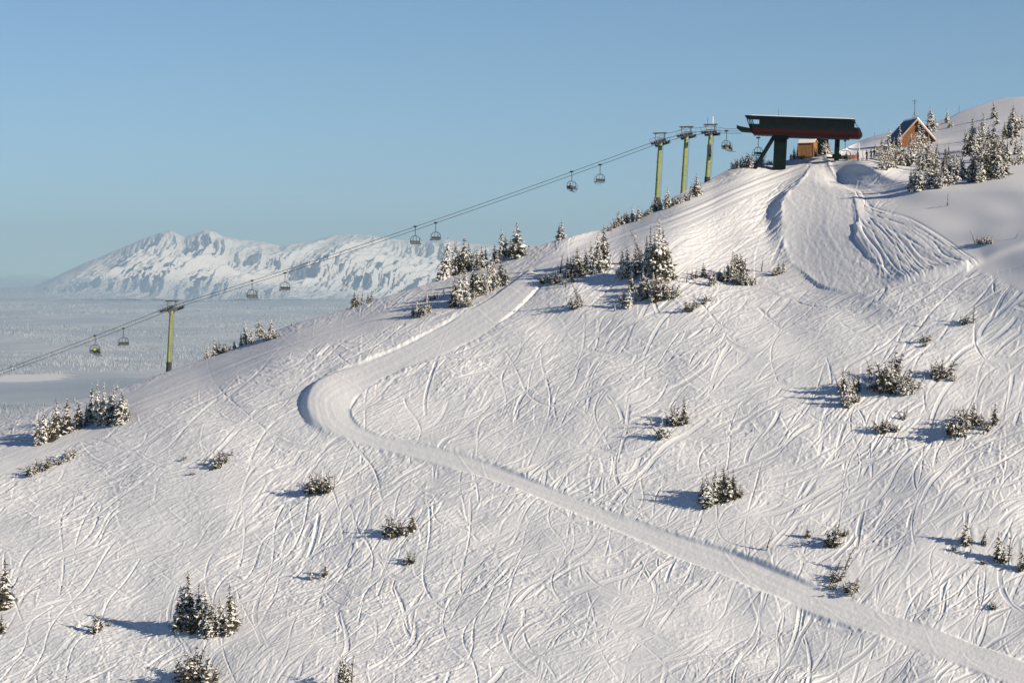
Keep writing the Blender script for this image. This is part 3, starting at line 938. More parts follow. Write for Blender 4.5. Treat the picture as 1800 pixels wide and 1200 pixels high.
# ---- chairs ----
def chair_proto():
    root = empty('lift_chair', (0, 0, 0))
    g = MB(); g.box((0, 0, 0.04), (0.75, 0.22, 0.26)); g.tube([(-0.42, 0, 0.06), (0.42, 0, 0.06)], 0.09, 8); g.build('grip', M['dark_steel'], root)
    h = MB(); h.tube([(0, 0, 0), (0, 0, -0.35), (0.05, 0, -1.2), (-0.05, 0, -1.62)], 0.055, 8)
    h.build('hanger', M['dark_steel'], root)
    b = MB()
    b.tube([(-0.05, -0.45, -1.66), (-0.05, 0.45, -1.66)], 0.055, 8)
    for s in (-1, 1):
        b.tube([(-0.05, s * 0.42, -1.66), (-0.05, s * 0.78, -1.82), (-0.06, s * 0.98, -2.15), (-0.10, s * 1.02, -2.75), (0.02, s * 1.0, -3.02), (0.45, s * 1.0, -3.06)], 0.05, 8)
        b.tube([(-0.08, s * 0.34, -1.7), (-0.14, s * 0.34, -2.95)], 0.035, 6)
    b.build('bail_frame', M['dark_steel'], root)
    s_ = MB(); s_.box((0.20, 0, -3.05), (0.56, 1.98, 0.13)); s_.build('seat', M['black_cloth'], root)
    k = MB(); k.box((-0.13, 0, -2.68), (0.09, 1.9, 0.42), rot=Matrix.Rotation(-0.15, 3, 'Y')); k.build('backrest', M['dark_steel'], root)
    f = MB()
    for s in (-1, 1):
        f.tube([(-0.06, s * 0.92, -1.95), (0.42, s * 0.90, -2.2), (0.62, s * 0.86, -2.62), (0.58, s * 0.62, -3.35)], 0.028, 6)
    f.tube([(0.62, -0.86, -2.62), (0.62, 0.86, -2.62)], 0.028, 6)
    f.tube([(0.58, -0.75, -3.38), (0.58, 0.75, -3.38)], 0.028, 6)
    f.build('safety_bar', M['grey_steel'], root)
    return root
CHAIRS = [(167, -1, 'uphill lift chair, lowest on the line, carrying a skier in a lime jacket'),
          (443, -1, 'empty chair on the upper rope just above the lone tower'),
          (730, -1, 'empty chair on the upper rope above the pale mountains'),
          (1005, -1, 'lift chair carrying one dark-clad skier halfway to the upper towers'),
          (1277, -1, 'lift chair carrying two riders between the last tower and the station'),
          (217, 1, 'empty chair on the lower rope, left of the lone tower'),
          (501, 1, 'empty chair on the lower rope, first one right of the lone tower'),
          (766, 1, 'empty chair on the lower rope over the clump of firs'),
          (1055, 1, 'empty chair on the lower rope nearest the upper towers'),
          (1331, 1, 'empty chair hanging under the front end of the top station'),
          (1484, 1, 'chair carrying one dark rider under the far end of the top station')]
cp = chair_proto()
chair_at = {}
for i, (px, side_, lab) in enumerate(CHAIRS):
    if i == 0: c = cp
    else:
        c = cp.copy(); COL.objects.link(c)
        for ch in list(cp.children):
            k = ch.copy(); COL.objects.link(k); k.parent = c
    if px < 1300: loc = rope_pt(px, OFF * side_)
    else: loc = on_line(px, 241.5 if px < 1400 else 247) + LPERP * (2.0 * side_)
    c.location = loc
    c.scale = (Q, Q, Q)
    ang = -AL - (math.radians(43) if side_ < 0 else math.radians(41)) + (math.pi if side_ > 0 else 0)
    if px == 1484: ang = -AL + math.radians(-70)
    c.rotation_euler = (0, 0, ang)
    prop(c, lab, 'lift chair', 'chairs of the chairlift')
    chair_at[px] = (Vector(loc), ang)

# ---- people ----
def skin_mesh(name, joints, edges, edge_m, mats, root='pelvis'):
    names = list(joints)
    me = bpy.data.meshes.new('sk')
    me.from_pydata([joints[k][0] for k in names], [(names.index(a), names.index(b)) for a, b in edges], [])
    o = bpy.data.objects.new('sk', me); COL.objects.link(o)
    o.modifiers.new('s', 'SKIN')
    for i, k in enumerate(names):
        r_ = joints[k][1]
        r_ = r_ if isinstance(r_, tuple) else (r_, r_)
        me.skin_vertices[0].data[i].radius = r_
        me.skin_vertices[0].data[i].use_root = (k == root)
    sub = o.modifiers.new('u', 'SUBSURF'); sub.levels = 1; sub.render_levels = 1
    dg = bpy.context.evaluated_depsgraph_get()
    out = bpy.data.meshes.new_from_object(o.evaluated_get(dg))
    out.name = name
    bpy.data.objects.remove(o, do_unlink=True); bpy.data.meshes.remove(me)
    out.materials.clear()
    for m in mats: out.materials.append(m)
    segs = [(Vector(joints[a][0]), Vector(joints[b][0]), edge_m[i]) for i, (a, b) in enumerate(edges)]
    for p in out.polygons:
        c = p.center; best = (1e9, 0)
        for a, b, mi in segs:
            t = max(0, min(1, (c - a).dot(b - a) / max((b - a).length_squared, 1e-9)))
            dd = (a + (b - a) * t - c).length
            if dd < best[0]: best = (dd, mi)
        p.material_index = best[1]; p.use_smooth = True
    return out

def person(pos, yaw, pose, jacket, pants, helmet, label, lean=0.0, skis=True, arm=(0, 0)):
    V = Vector
    root = empty('person', pos, yaw)
    root.scale = (Q, Q, Q)
    prop(root, label, 'person')
    if pose == 'sit':            # x forward, pelvis at the seat
        J = {'pelvis': (V((0, 0, 0.10)), (0.17, 0.14)), 'waist': (V((0.01, 0, 0.30)), (0.16, 0.12)), 'chest': (V((0.04 + lean, 0, 0.52)), (0.19, 0.13)),
             'neck': (V((0.06 + lean, 0, 0.66)), 0.06), 'head': (V((0.09 + lean, 0, 0.80)), (0.085, 0.10)), 'crown': (V((0.09 + lean, 0, 0.90)), 0.07)}
        for s, n in ((1, 'l'), (-1, 'r')):
            J['sho' + n] = (V((0.04 + lean, 0.20 * s, 0.57)), 0.075); J['elb' + n] = (V((0.14 + lean, 0.27 * s, 0.34)), 0.055)
            J['wri' + n] = (V((0.34, 0.22 * s, 0.30)), 0.042); J['han' + n] = (V((0.43, 0.20 * s, 0.30)), 0.05)
            J['hip' + n] = (V((0.04, 0.10 * s, 0.09)), 0.105); J['kne' + n] = (V((0.46, 0.13 * s, 0.13)), 0.08)
            J['ank' + n] = (V((0.56, 0.13 * s, -0.32)), 0.062); J['toe' + n] = (V((0.76, 0.13 * s, -0.40)), 0.055)
    else:
        J = {'pelvis': (V((0, 0, 0.93)), (0.16, 0.13)), 'waist': (V((0.0, 0, 1.10)), (0.15, 0.11)), 'chest': (V((0.02 + lean, 0, 1.33)), (0.19, 0.13)),
             'neck': (V((0.03 + lean, 0, 1.48)), 0.06), 'head': (V((0.06 + lean, 0, 1.61)), (0.085, 0.10)), 'crown': (V((0.06 + lean, 0, 1.71)), 0.07)}
        for s, n, a in ((1, 'l', arm[0]), (-1, 'r', arm[1])):
            J['sho' + n] = (V((0.02 + lean, 0.20 * s, 1.38)), 0.075); J['elb' + n] = (V((0.06 + a * 0.15, 0.28 * s, 1.10)), 0.055)
            J['wri' + n] = (V((0.16 + a * 0.25, 0.26 * s, 0.92 + a * 0.2)), 0.042); J['han' + n] = (V((0.21 + a * 0.3, 0.25 * s, 0.86 + a * 0.22)), 0.05)
            J['hip' + n] = (V((0.0, 0.10 * s, 0.90)), 0.10); J['kne' + n] = (V((0.07, 0.13 * s, 0.50)), 0.078)
            J['ank' + n] = (V((0.0, 0.14 * s, 0.12)), 0.06); J['toe' + n] = (V((0.20, 0.15 * s, 0.06)), 0.055)
    E = [('pelvis', 'waist'), ('waist', 'chest'), ('chest', 'neck'), ('neck', 'head'), ('head', 'crown')]
    EM = [0, 0, 0, 2, 2]
    for n in 'lr':
        E += [('chest', 'sho' + n), ('sho' + n, 'elb' + n), ('elb' + n, 'wri' + n), ('wri' + n, 'han' + n)]; EM += [0, 0, 0, 3]
        E += [('pelvis', 'hip' + n), ('hip' + n, 'kne' + n), ('kne' + n, 'ank' + n), ('ank' + n, 'toe' + n)]; EM += [1, 1, 1, 3]
    me = skin_mesh('body', J, E, EM, [M[jacket], M[pants], M['skin'], M['black_cloth']])
    o = bpy.data.objects.new('body', me); COL.objects.link(o); o.parent = root
    hc = J['head'][0]
    hm = MB()
    rings = []
    for i in range(6):
        ph = math.pi / 2 * i / 5.0 * 1.15
        rings.append([(hc.x - 0.01 + 0.135 * math.sin(math.pi / 2 * 1.15 - ph) * math.cos(k * math.pi / 6), 0.125 * math.sin(math.pi / 2 * 1.15 - ph) * math.sin(k * math.pi / 6), hc.z + 0.03 + 0.135 * math.cos(math.pi / 2 * 1.15 - ph)) for k in range(12)])
    vs = [v for r_ in rings for v in r_]
    fs = [(i * 12 + k, i * 12 + (k + 1) % 12, (i + 1) * 12 + (k + 1) % 12, (i + 1) * 12 + k) for i in range(5) for k in range(12)]
    fs.append(tuple(60 + k for k in range(12)))
    hm.add(vs, fs)
    hm.build('helmet', M[helmet], root, smooth=True)
    if skis:
        for n in 'lr':
            s_ = MB(); t = J['toe' + n][0]
            z = t.z - 0.07
            tl = 0.25 if pose == 'sit' else 0.0
            pts = [(-0.85, 0.0), (0.72, 0.0), (0.86, 0.03), (0.95, 0.10)]
            prof = [(t.x - 0.15 + a, z + b_ - tl * (a)) for a, b_ in pts] + [(t.x - 0.15 + a, z + b_ - 0.025 - tl * a) for a, b_ in reversed(pts)]
            s_.prism(prof, t.y - 0.05, t.y + 0.05)
            s_.build('ski', M['dark_steel'], root)
    return root

def seat_pt(px, y):
    loc, a = chair_at[px]
    return loc + Matrix.Rotation(a, 3, 'Z') @ Vector((0.16, y, -2.98)) * Q, a
p, a = seat_pt(167, -0.25); person(p, a, 'sit', 'green_jacket', 'black_cloth', 'black_cloth', 'seated skier in a lime green jacket on the lowest lift chair', 0.12)
p, a = seat_pt(167, 0.45); person(p, a, 'sit', 'black_cloth', 'black_cloth', 'black_cloth', 'seated skier all in black beside the lime green jacket', 0.10)
p, a = seat_pt(1005, -0.55); person(p, a, 'sit', 'black_cloth', 'navy_cloth', 'black_cloth', 'lone skier in dark clothes riding a chair below the upper towers', 0.08)
p, a = seat_pt(1277, 0.50); person(p, a, 'sit', 'black_cloth', 'black_cloth', 'black_cloth', 'rider all in black leaning forward on the chair near the station', 0.10)
p, a = seat_pt(1277, -0.35); person(p, a, 'sit', 'black_cloth', 'tan_cloth', 'black_cloth', 'rider with tan trousers on the chair nearest the last tower', 0.06)
p, a = seat_pt(1484, 0.1); person(p, a, 'sit', 'black_cloth', 'navy_cloth', 'black_cloth', 'dark-clad rider on the chair at the far end of the station', 0.05)

# ---- top station ----
st_z = z_at(240, TY)
st = empty('lift_station', (TX, TY, st_z))
pitch = math.radians(2.8)
st.scale = (1.11, 1.11, 1.11)
st.rotation_euler = (0, pitch, -AL)
prop(st, 'long dark green and red chairlift top station on a thick leg', 'lift station')
def U(px): return (px - 1410) / 9.85
def Wz(py): return (240 - py) / 10.0
def loft(rings, mi=None):
    b = MB(); n = len(rings[0])
    vs = [v for r_ in rings for v in r_]
    b.add(vs, [(i * n + k, i * n + (k + 1) % n, (i + 1) * n + (k + 1) % n, (i + 1) * n + k) for i in range(len(rings) - 1) for k in range(n)])
    b.add(rings[0], [tuple(reversed(range(n)))]); b.add(rings[-1], [tuple(range(n))])
    return b
def ring(u0, u1, hv, w, cut=0.5):
    return [(u0 + cut, -hv, w), (u1 - cut, -hv, w), (u1, -hv + cut, w), (u1, hv - cut, w), (u1 - cut, hv, w), (u0 + cut, hv, w), (u0, hv - cut, w), (u0, -hv + cut, w)]
uL, uR = U(1310), U(1498)
bot, mid_, top_ = -0.05, 1.0, 3.05
loft([ring(U(1326), U(1507), 2.3, bot), ring(U(1321), U(1511.5), 2.75, 0.45), ring(U(1320), U(1511.5), 2.85, mid_)]).build('lower_shell', M['red_paint'], st)
# upper shell with a window band: sill, head, corner posts and the roof slab
loft([ring(U(1319.6), U(1511), 2.84, mid_ + 0.003), ring(U(1317), U(1508), 2.84, 1.72)]).build('sill_band', M['green_paint'], st)
loft([ring(U(1312), U(1499.5), 2.86, 2.82), ring(U(1310), U(1497), 2.95, top_ + 0.12)]).build('roof', M['green_paint'], st)
snow_r = loft([ring(U(1316), U(1499), 2.9, top_ + 0.123), ring(U(1319), U(1496), 2.6, top_ + 0.25)])
snow_r.build('roof_snow', M['snow'], st)
def wallpost(px, w_, face):
    ua, ub = U(px), U(px + w_)
    tilt = 0.45 if px < 1330 else (-0.55 if px > 1480 else 0)
    for v0 in ((-2.8,) if face < 0 else (2.5,)):
        post = MB()
        post.add([(ua - (-tilt if tilt else 0) * 0, v0, 1.70), (ub, v0, 1.70), (ub, v0 + 0.25, 1.70), (ua, v0 + 0.25, 1.70),
                  (ua - tilt * 0.9, v0, 2.84), (ub - tilt * 0.9, v0, 2.84), (ub - tilt * 0.9, v0 + 0.25, 2.84), (ua - tilt * 0.9, v0 + 0.25, 2.84)],
                 [(0, 1, 2, 3), (7, 6, 5, 4), (0, 4, 5, 1), (1, 5, 6, 2), (2, 6, 7, 3), (3, 7, 4, 0)])
        post.build('post', M['green_paint'], st)
for px in (1317, 1322.5, 1336): wallpost(px, 1.6 if px != 1336 else 3, -1); wallpost(px, 1.6, 1)
for px in (1362, 1388, 1412, 1428, 1447, 1464, 1482): wallpost(px, 2.2, -1); wallpost(px, 2.2, 1)
for a_, b_ in ((1339, 1362), (1364.2, 1388), (1390.2, 1412), (1414.2, 1428), (1430.2, 1447), (1449.2, 1464), (1466.2, 1482), (1484.2, 1505)):
    g = MB(); g.box(((U(a_) + U(b_)) / 2 - (0.35 if a_ > 1480 else 0), -2.66, 2.27), (U(b_) - U(a_) - (0.5 if a_ > 1480 else 0), 0.06, 1.12)); g.build('window', M['dark_glass'], st)
eb = MB()
eb.add([(U(1506.5), -2.4, 1.72), (U(1506.5), 2.4, 1.72), (U(1498.2), 2.4, 2.83), (U(1498.2), -2.4, 2.83)], [(0, 1, 2, 3)])
eb.add([(U(1505.5), -2.4, 1.72), (U(1505.5), 2.4, 1.72), (U(1497.2), 2.4, 2.83), (U(1497.2), -2.4, 2.83)], [(3, 2, 1, 0)])
eb.build('end_panel', M['green_paint'], st)
mach = MB()
mach.box((U(1352), 0.4, 2.2), (2.2, 3.2, 1.0)); mach.box((U(1420), 0.4, 2.25), (15.0, 4.6, 1.0)); mach.build('machinery', M['dark_steel'], st)
un = MB()
un.box((U(1345), -2.0, bot - 0.12), (3.2, 0.5, 0.22)); un.box((U(1400), 0, bot - 0.14), (5.0, 2.2, 0.26)); un.box((U(1466), -0.6, bot - 0.16), (5.0, 1.8, 0.3))
for px in (1329, 1336, 1343, 1350): un.tube([(U(px), -2.1, bot - 0.1), (U(px), -2.1, bot - 0.3)], 0.14, 8)
un.build('underframe', M['dark_steel'], st)
ns = MB()
vs = []
for u_, z0, z1, hv in ((U(1297.5), 0.85, 1.42, 2.6), (U(1302), 0.50, 1.25, 2.6), (U(1321.5), 0.42, 0.95, 2.6)):
    vs += [(u_, -hv, z0), (u_, hv, z0), (u_, hv, z1), (u_, -hv, z1)]
ns.add(vs, [(0, 1, 2, 3), (8, 11, 10, 9)] + [(i * 4 + k, (i + 1) * 4 + k, (i + 1) * 4 + (k + 1) % 4, i * 4 + (k + 1) % 4) for i in range(2) for k in range(4)])
ns.build('entry_guide', M['green_paint'], st)
an = MB(); an.tube([(U(1366), 1.0, top_ + 0.3), (U(1366), 1.0, top_ + 1.7)], 0.03, 6); an.tube([(U(1366), 1.0, top_ + 0.3), (U(1366), 1.0, top_ + 0.6)], 0.09, 8)
an.build('aerial', M['grey_steel'], st)
lm = MB(); lm.box((U(1372.5), 0.3, bot - 3.6), (2.15, 1.9, 7.2)); lm.box((U(1372.5), -0.3, bot - 0.25), (2.7, 2.6, 0.5)); lm.build('leg', M['green_paint'], st)
sb = MB(); sb.tube([(U(1362), -0.6, bot - 0.05), (U(1331), -1.2, bot - 6.0)], 0.36, 10); sb.tube([(U(1360), -1.35, bot), (U(1329.5), -1.9, bot - 6.0)], 0.07, 6); sb.build('strut', M['green_paint'], st)
rl = MB(); rl.box((U(1470), 0.2, bot - 1.9), (0.85, 0.85, 3.9)); rl.box((U(1470), 0.2, bot - 3.2), (1.5, 1.3, 0.8)); rl.box((U(1466), -0.2, bot - 3.5), (2.6, 1.0, 0.3)); rl.build('rear_leg', M['green_paint'], st)

# booth and hut under the station
g = ground(1432, 275)
bo = empty('control_booth', g + Vector((0.9, 2.6, 0.2)), -AL)
bo.scale = (1.12, 1.12, 1.12)
prop(bo, 'dark green control booth with flat snowy roof behind the wooden hut', 'booth')
b = MB(); b.box((0.2, 0, 1.5), (3.4, 2.2, 3.6)); b.build('wall', M['green_paint'], bo)
b = MB(); b.box((0.2, 0, 3.42), (3.7, 2.5, 0.20)); b.build('roof', M['green_paint'], bo)
b = MB(); b.box((0.2, 0, 3.60), (3.3, 2.2, 0.14)); b.build('roof_snow', M['snow'], bo)
b = MB(); b.box((1.3, -1.11, 2.2), (0.9, 0.05, 0.9)); b.build('window', M['dark_glass'], bo)
g = ground(1420.5, 278)
hu = empty('wooden_hut', g + Vector((0, 0.2, -0.1)), math.radians(-24))
hu.scale = (1.24, 1.24, 1.20)
prop(hu, 'small orange-brown wooden hut with snowy slanted roof under the station', 'hut')
b = MB()
b.prism([(-1.05, 0.25), (1.05, 0.25), (1.05, 2.50), (0, 2.98), (-1.05, 2.50)], -1.25, 1.25, axis='x')
ob = b.build('wall', M['hut_wood'], hu)
b = MB()
for k in range(11): b.box((-1.15 + 0.23 * k, -1.058, 1.38), (0.05, 0.02, 2.2))
for k in range(9): b.box((1.258, -0.92 + 0.23 * k, 1.40), (0.02, 0.05, 2.2))
for s in (-1, 1): b.box((1.24 * s, -1.07, 1.38), (0.10, 0.05, 2.24))
b.build('batten', mat('hut_batten', (0.42, 0.22, 0.09), 0.75), hu)
b = MB(); b.prism([(-1.25, 2.44), (0, 3.02), (1.25, 2.44), (1.25, 2.54), (0, 3.13), (-1.25, 2.54)], -1.4, 1.4, axis='x'); b.build('roof', M['hut_wood'], hu)
b = MB(); b.prism([(-1.22, 2.56), (0, 3.14), (1.22, 2.56), (1.15, 2.68), (0, 3.24), (-1.15, 2.68)], -1.37, 1.37, axis='x'); b.build('roof_snow', M['snow'], hu)
b = MB(); b.box((0, 0, 0.12), (2.3, 1.9, 0.26)); b.box((-0.8, 0, -0.3), (0.25, 1.7, 0.8)); b.box((0.8, 0, -0.3), (0.25, 1.7, 0.8)); b.build('skid', M['bark'], hu)

# unloading area
g = ground(1492, 279)
rp = empty('unloading_ramp', g + Vector((0, 0, 0.1)), -AL * 0.4)
rp.scale = (1.1, 1.1, 1.1)
prop(rp, 'snow-topped unloading ramp with dark plank edge under the station', 'ramp')
b = MB(); b.prism([(-2.2, 0.42), (2.3, -0.05), (2.3, -0.6), (-2.2, -0.6)], -1.3, 1.4); b.build('deck', M['bark'], rp)
b = MB(); b.prism([(-2.2, 0.424), (2.3, -0.046), (2.3, 0.16), (-2.2, 0.62)], -1.2, 1.3); b.build('snow', M['snow'], rp)
g = ground(1502, 279) + Vector((0, 1.6, 0))
fe = empty('barrier_net', g, -0.25)
prop(fe, 'low orange barrier net between posts beside the unloading ramp', 'net')
b = MB(); b.box((0, 0, 0.45), (2.6, 0.03, 0.7)); b.build('net', M['orange'], fe)
for k in (-1.25, 0, 1.25):
    b = MB(); b.tube([(k, -0.05, -0.4), (k, -0.05, 1.0)], 0.04, 6); b.build('post', M['bark'], fe)
g = ground(1517, 281)
bn = empty('banner', g + Vector((0, 0.5, 0)), -0.2)
bn.scale = (1.1, 1.1, 1.1)
prop(bn, 'pair of blank white fabric banners standing on the snow by the skiers', 'banner')
for s in (-0.38, 0.38):
    b = MB(); b.box((s, 0, 0.95), (0.52, 0.05, 1.25)); b.box((s, -0.03, 0.62), (0.44, 0.03, 0.4)); b.build('cloth', M['white_cloth'], bn)
    b = MB(); b.tube([(s, 0.04, -0.4), (s, 0.04, 1.65)], 0.035, 6); b.build('post', M['white_paint'], bn)
g = ground(1512.5, 280)
b = MB(); b.tube([(0, 0, -0.4), (-0.05, 0, 3.2)], [0.07, 0.05], 8)
o = b.build('marker_pole', M['white_paint']); o.location = g + Vector((0, 1.2, 0)); prop(o, 'slim white marker pole standing behind the white banners', 'pole')
for (px, py, ya, jk, pn, lab, am) in ((1508.5, 283, 2.6, 'navy_cloth', 'black_cloth', 'standing skier in navy in front of the white banners', (0.6, 0.2)),
                                  (1524, 282, 3.6, 'black_cloth', 'black_cloth', 'standing skier all in black just right of the white banners', (0.1, 0.4)),
                                  (1531.5, 280, 2.2, 'navy_cloth', 'navy_cloth', 'standing skier in navy closest to the bushy frosted trees', (0.5, 0.5)),
                                  (1537, 279, 4.0, 'black_cloth', 'navy_cloth', 'standing skier half hidden by the bushy frosted trees', (0.2, 0.2))):
    g = ground(px, py)
    person(g, ya, 'stand', jk, pn, 'black_cloth', lab, 0.03, True, am)

# cabin and masts
cg = ground(1616, 272)
cd = 527.0
Xc, Zc = ray(1613, 208); apex = Vector((float(Xc) * cd, cd, float(Zc) * cd))
cb = empty('log_cabin', (apex.x, apex.y, apex.z - 6.4 * 1.16), math.radians(8))
cb.scale = (1.16, 1.16, 1.16)
prop(cb, 'steep-roofed orange-brown wooden cabin among frosted firs', 'cabin')
hw_, eave, rdg = 3.1, 3.0, 6.4
b = MB(); b.prism([(-hw_, -3.0), (hw_, -3.0), (hw_, eave), (0, rdg - 0.35), (-hw_, eave)], 0.9, 8.6); b.build('wall', M['cabin_wood'], cb)
b = MB()
for k in range(14): b.box((0, 0.88, 0.2 + k * 0.42), (2 * (hw_ if k * 0.42 + 0.2 < eave else max(0.2, hw_ * (rdg - 0.5 - (0.2 + k * 0.42)) / (rdg - eave))), 0.05, 0.07))
b.build('siding', mat('cabin_siding', (0.20, 0.06, 0.02), 0.8), cb)
k_ = (rdg - eave) / hw_
xe = 3.75
for s, nm in ((-1, 'roof_metal'), (1, 'roof_metal')):
    b = MB(); b.prism([(0, rdg), (s * xe, rdg - k_ * xe), (s * xe, rdg - k_ * xe - 0.2), (0, rdg - 0.28)] if s < 0 else [(0, rdg - 0.28), (xe, rdg - k_ * xe - 0.2), (xe, rdg - k_ * xe), (0, rdg)], 0.2, 9.2)
    b.build('roof', M[nm], cb)
b = MB()
for s in (-1, 1):
    b.prism([(0, rdg + 0.02), (s * (xe + 0.03), rdg - k_ * xe), (s * (xe + 0.03), rdg - k_ * xe - 0.34), (0, rdg - 0.42)], 0.08, 0.197)
b.build('fascia', M['fascia'], cb)
b = MB(); b.prism([(0.05, rdg + 0.01), (xe, rdg - k_ * xe + 0.01), (xe - 0.05, rdg - k_ * xe + 0.32), (0.1, rdg + 0.30)], 0.35, 9.1); b.build('roof_snow', M['snow'], cb)
b = MB(); b.box((0.2, 0.86, 4.3), (0.8, 0.06, 0.9)); w_ = b.build('window', M['dark_glass'], cb)
mb_ = apex + Vector((0.9, 9.5, -2.0))
mr = empty('antenna_mast', mb_)
mr.scale = (1.16, 1.16, 1.16)
prop(mr, 'thin dark antenna mast rising behind the cabin roof', 'antenna')
b = MB(); b.tube([(0, 0, -3), (0.05, 0, 5.9)], 0.07, 6); b.tube([(-0.55, 0, -3), (-0.4, 0, 2.3), (0.0, 0, 3.6)], 0.05, 6); b.build('pole', M['grey_steel'], mr)
b = MB(); b.tube([(-0.45, 0, 5.6), (0.5, 0, 5.6)], 0.05, 6); b.tube([(-0.3, 0, 5.2), (0.35, 0, 5.2)], 0.04, 6); b.tube([(0, 0, 2.9), (0.9, 0, 2.6)], 0.04, 6); b.tube([(0, 0, 1.4), (0.7, 0, 1.5)], 0.04, 6)
b.build('crossbar', M['grey_steel'], mr)
for px, py, h_, lab in ((1686, 198, 1.9, 'thin dark pole on the snowy skyline behind the firs'), (1537, 240, 1.0, 'thin short pole on the snowy skyline right of the station')):
    g = ground(px, py)
    b = MB(); b.tube([(0, 0, -0.5), (0, 0, h_)], 0.05, 6); o = b.build('marker_pole', M['grey_steel']); o.location = g; prop(o, lab, 'pole')

# ----------------------------------------------------------------------------
# trees
# ----------------------------------------------------------------------------
def spray(b, r, p, d, L, wd, rime, droop):
    """one snow-laden bough: a bent fan with hanging twigs"""
    d = d.normalized()
    sd_ = d.cross(Vector((0, 0, 1)))
    if sd_.length < 0.05: sd_ = Vector((1, 0, 0))
    sd_.normalize()
    m = p + d * L * 0.55 + Vector((0, 0, 0.02 * L))
    t = p + d * L - Vector((0, 0, droop * L))
    l, q = m + sd_ * wd - Vector((0, 0, wd * 0.45)), m - sd_ * wd - Vector((0, 0, wd * 0.45))
    um = m + Vector((0, 0, wd * 0.25))
    laden = r.random() < rime                              # the whole bough carries snow, or none of it
    for tri in ((p, l, um), (p, um, q), (um, l, t), (um, t, q)):
        b.add(tri, [(0, 1, 2)], (1 if laden else 0) if r.random() < 0.86 else (0 if laden else 1))
    # hanging twigs
    for k in range(3):
        f = r.uniform(0.35, 1.0)
        c = p + (t - p) * f + sd_ * r.uniform(-wd, wd) * 0.8
        e = c + d * r.uniform(0.0, 0.25) * L - Vector((0, 0, r.uniform(0.25, 0.6) * wd * 2.0))
        o = sd_ * r.uniform(0.2, 0.45) * wd
        b.add((c - o, c + o, e), [(0, 1, 2)], 1 if r.random() < (0.5 * rime + (0.25 if laden else -0.1)) else 0)
    # twig tips sticking out
    for k in range(2):
        f = r.uniform(0.5, 1.0)
        c = p + (t - p) * f
        e = c + (d * 0.6 + sd_ * r.uniform(-1, 1) + Vector((0, 0, r.uniform(-0.2, 0.5)))).normalized() * wd * r.uniform(0.7, 1.3)
        o = Vector((0, 0, 1)) * wd * 0.25
        b.add((c - o, c + o, e), [(0, 1, 2)], 1 if r.random() < rime else 0)

def make_fir(seed, rime, R0, top_rime):
    r = random.Random(seed)
    b = MB(); tr = MB()
    bend = Vector((r.uniform(-0.03, 0.03), r.uniform(-0.03, 0.03), 0))
    axis = lambda t: Vector((0, 0, t)) + bend * t * t
    tr.tube([(0, 0, -0.12), axis(0.35), axis(0.7), axis(0.985)], [0.022, 0.016, 0.009, 0.003], 7)
    nw = 19
    for i in range(nw):
        t = 0.05 + 0.92 * (i / (nw - 1.0)) ** 1.02
        rad = R0 * (min(1.0, (1 - t) * 1.45) ** 0.85 + 0.03) * r.uniform(0.62, 1.22)
        nb = max(4, int(round(9.5 * (1 - t) ** 0.55)))
        a0 = r.uniform(0, 6.28)
        for k in range(nb):
            a = a0 + k * 6.283 / nb + r.uniform(-0.3, 0.3)
            L = rad * r.uniform(0.65, 1.15)
            d = Vector((math.cos(a), math.sin(a), r.uniform(-0.42, -0.02) + 0.65 * max(0, t - 0.75)))
            p = axis(t) + Vector((0, 0, r.uniform(-0.012, 0.012)))
            rm = rime + (top_rime - rime) * t ** 1.5
            spray(b, r, p, d, L, L * r.uniform(0.26, 0.42) + 0.008, rm * r.uniform(0.6, 1.3), r.uniform(0.05, 0.3))
    # leader
    for k in range(4):
        c = axis(0.93); a = k * 1.57
        o = Vector((math.cos(a), math.sin(a), 0)) * 0.012
        b.add((c - o, c + o, axis(1.0)), [(0, 1, 2)], 1 if r.random() < top_rime else 0)
    return tr.mesh('trunk', M['bark'], True), b.mesh('crown', [M['needles'], M['rime']])

def make_bush(seed, rime, stems, spread):
    """several short stems leaning apart, thick with sprays; height 1"""
    r = random.Random(seed)
    b = MB(); tr = MB()
    for s in range(stems):
        a = r.uniform(0, 6.28); ln = r.uniform(0.15, spread)
        h = r.uniform(0.5, 1.0) if s else 1.0
        base = Vector((math.cos(a), math.sin(a), 0)) * r.uniform(0, spread * 0.45)
        tip = base + Vector((math.cos(a) * ln * h, math.sin(a) * ln * h, h))
        tr.tube([base - Vector((0, 0, 0.15)), (base + tip) / 2, tip], [0.03, 0.02, 0.006], 6)
        n = int(26 * h)
        for k in range(n):
            t = 0.06 + 0.92 * k / n
            p = base + (tip - base) * t
            q = r.uniform(0, 6.28)
            d = Vector((math.cos(q), math.sin(q), r.uniform(-0.2, 0.6)))
            L = (0.24 * (1 - t) + 0.07) * r.uniform(0.6, 1.3)
            spray(b, r, p, d, L, L * r.uniform(0.3, 0.5), rime * r.uniform(0.6, 1.3), r.uniform(0, 0.25))
    return tr.mesh('trunk', M['bark'], True), b.mesh('crown', [M['needles'], M['rime']])

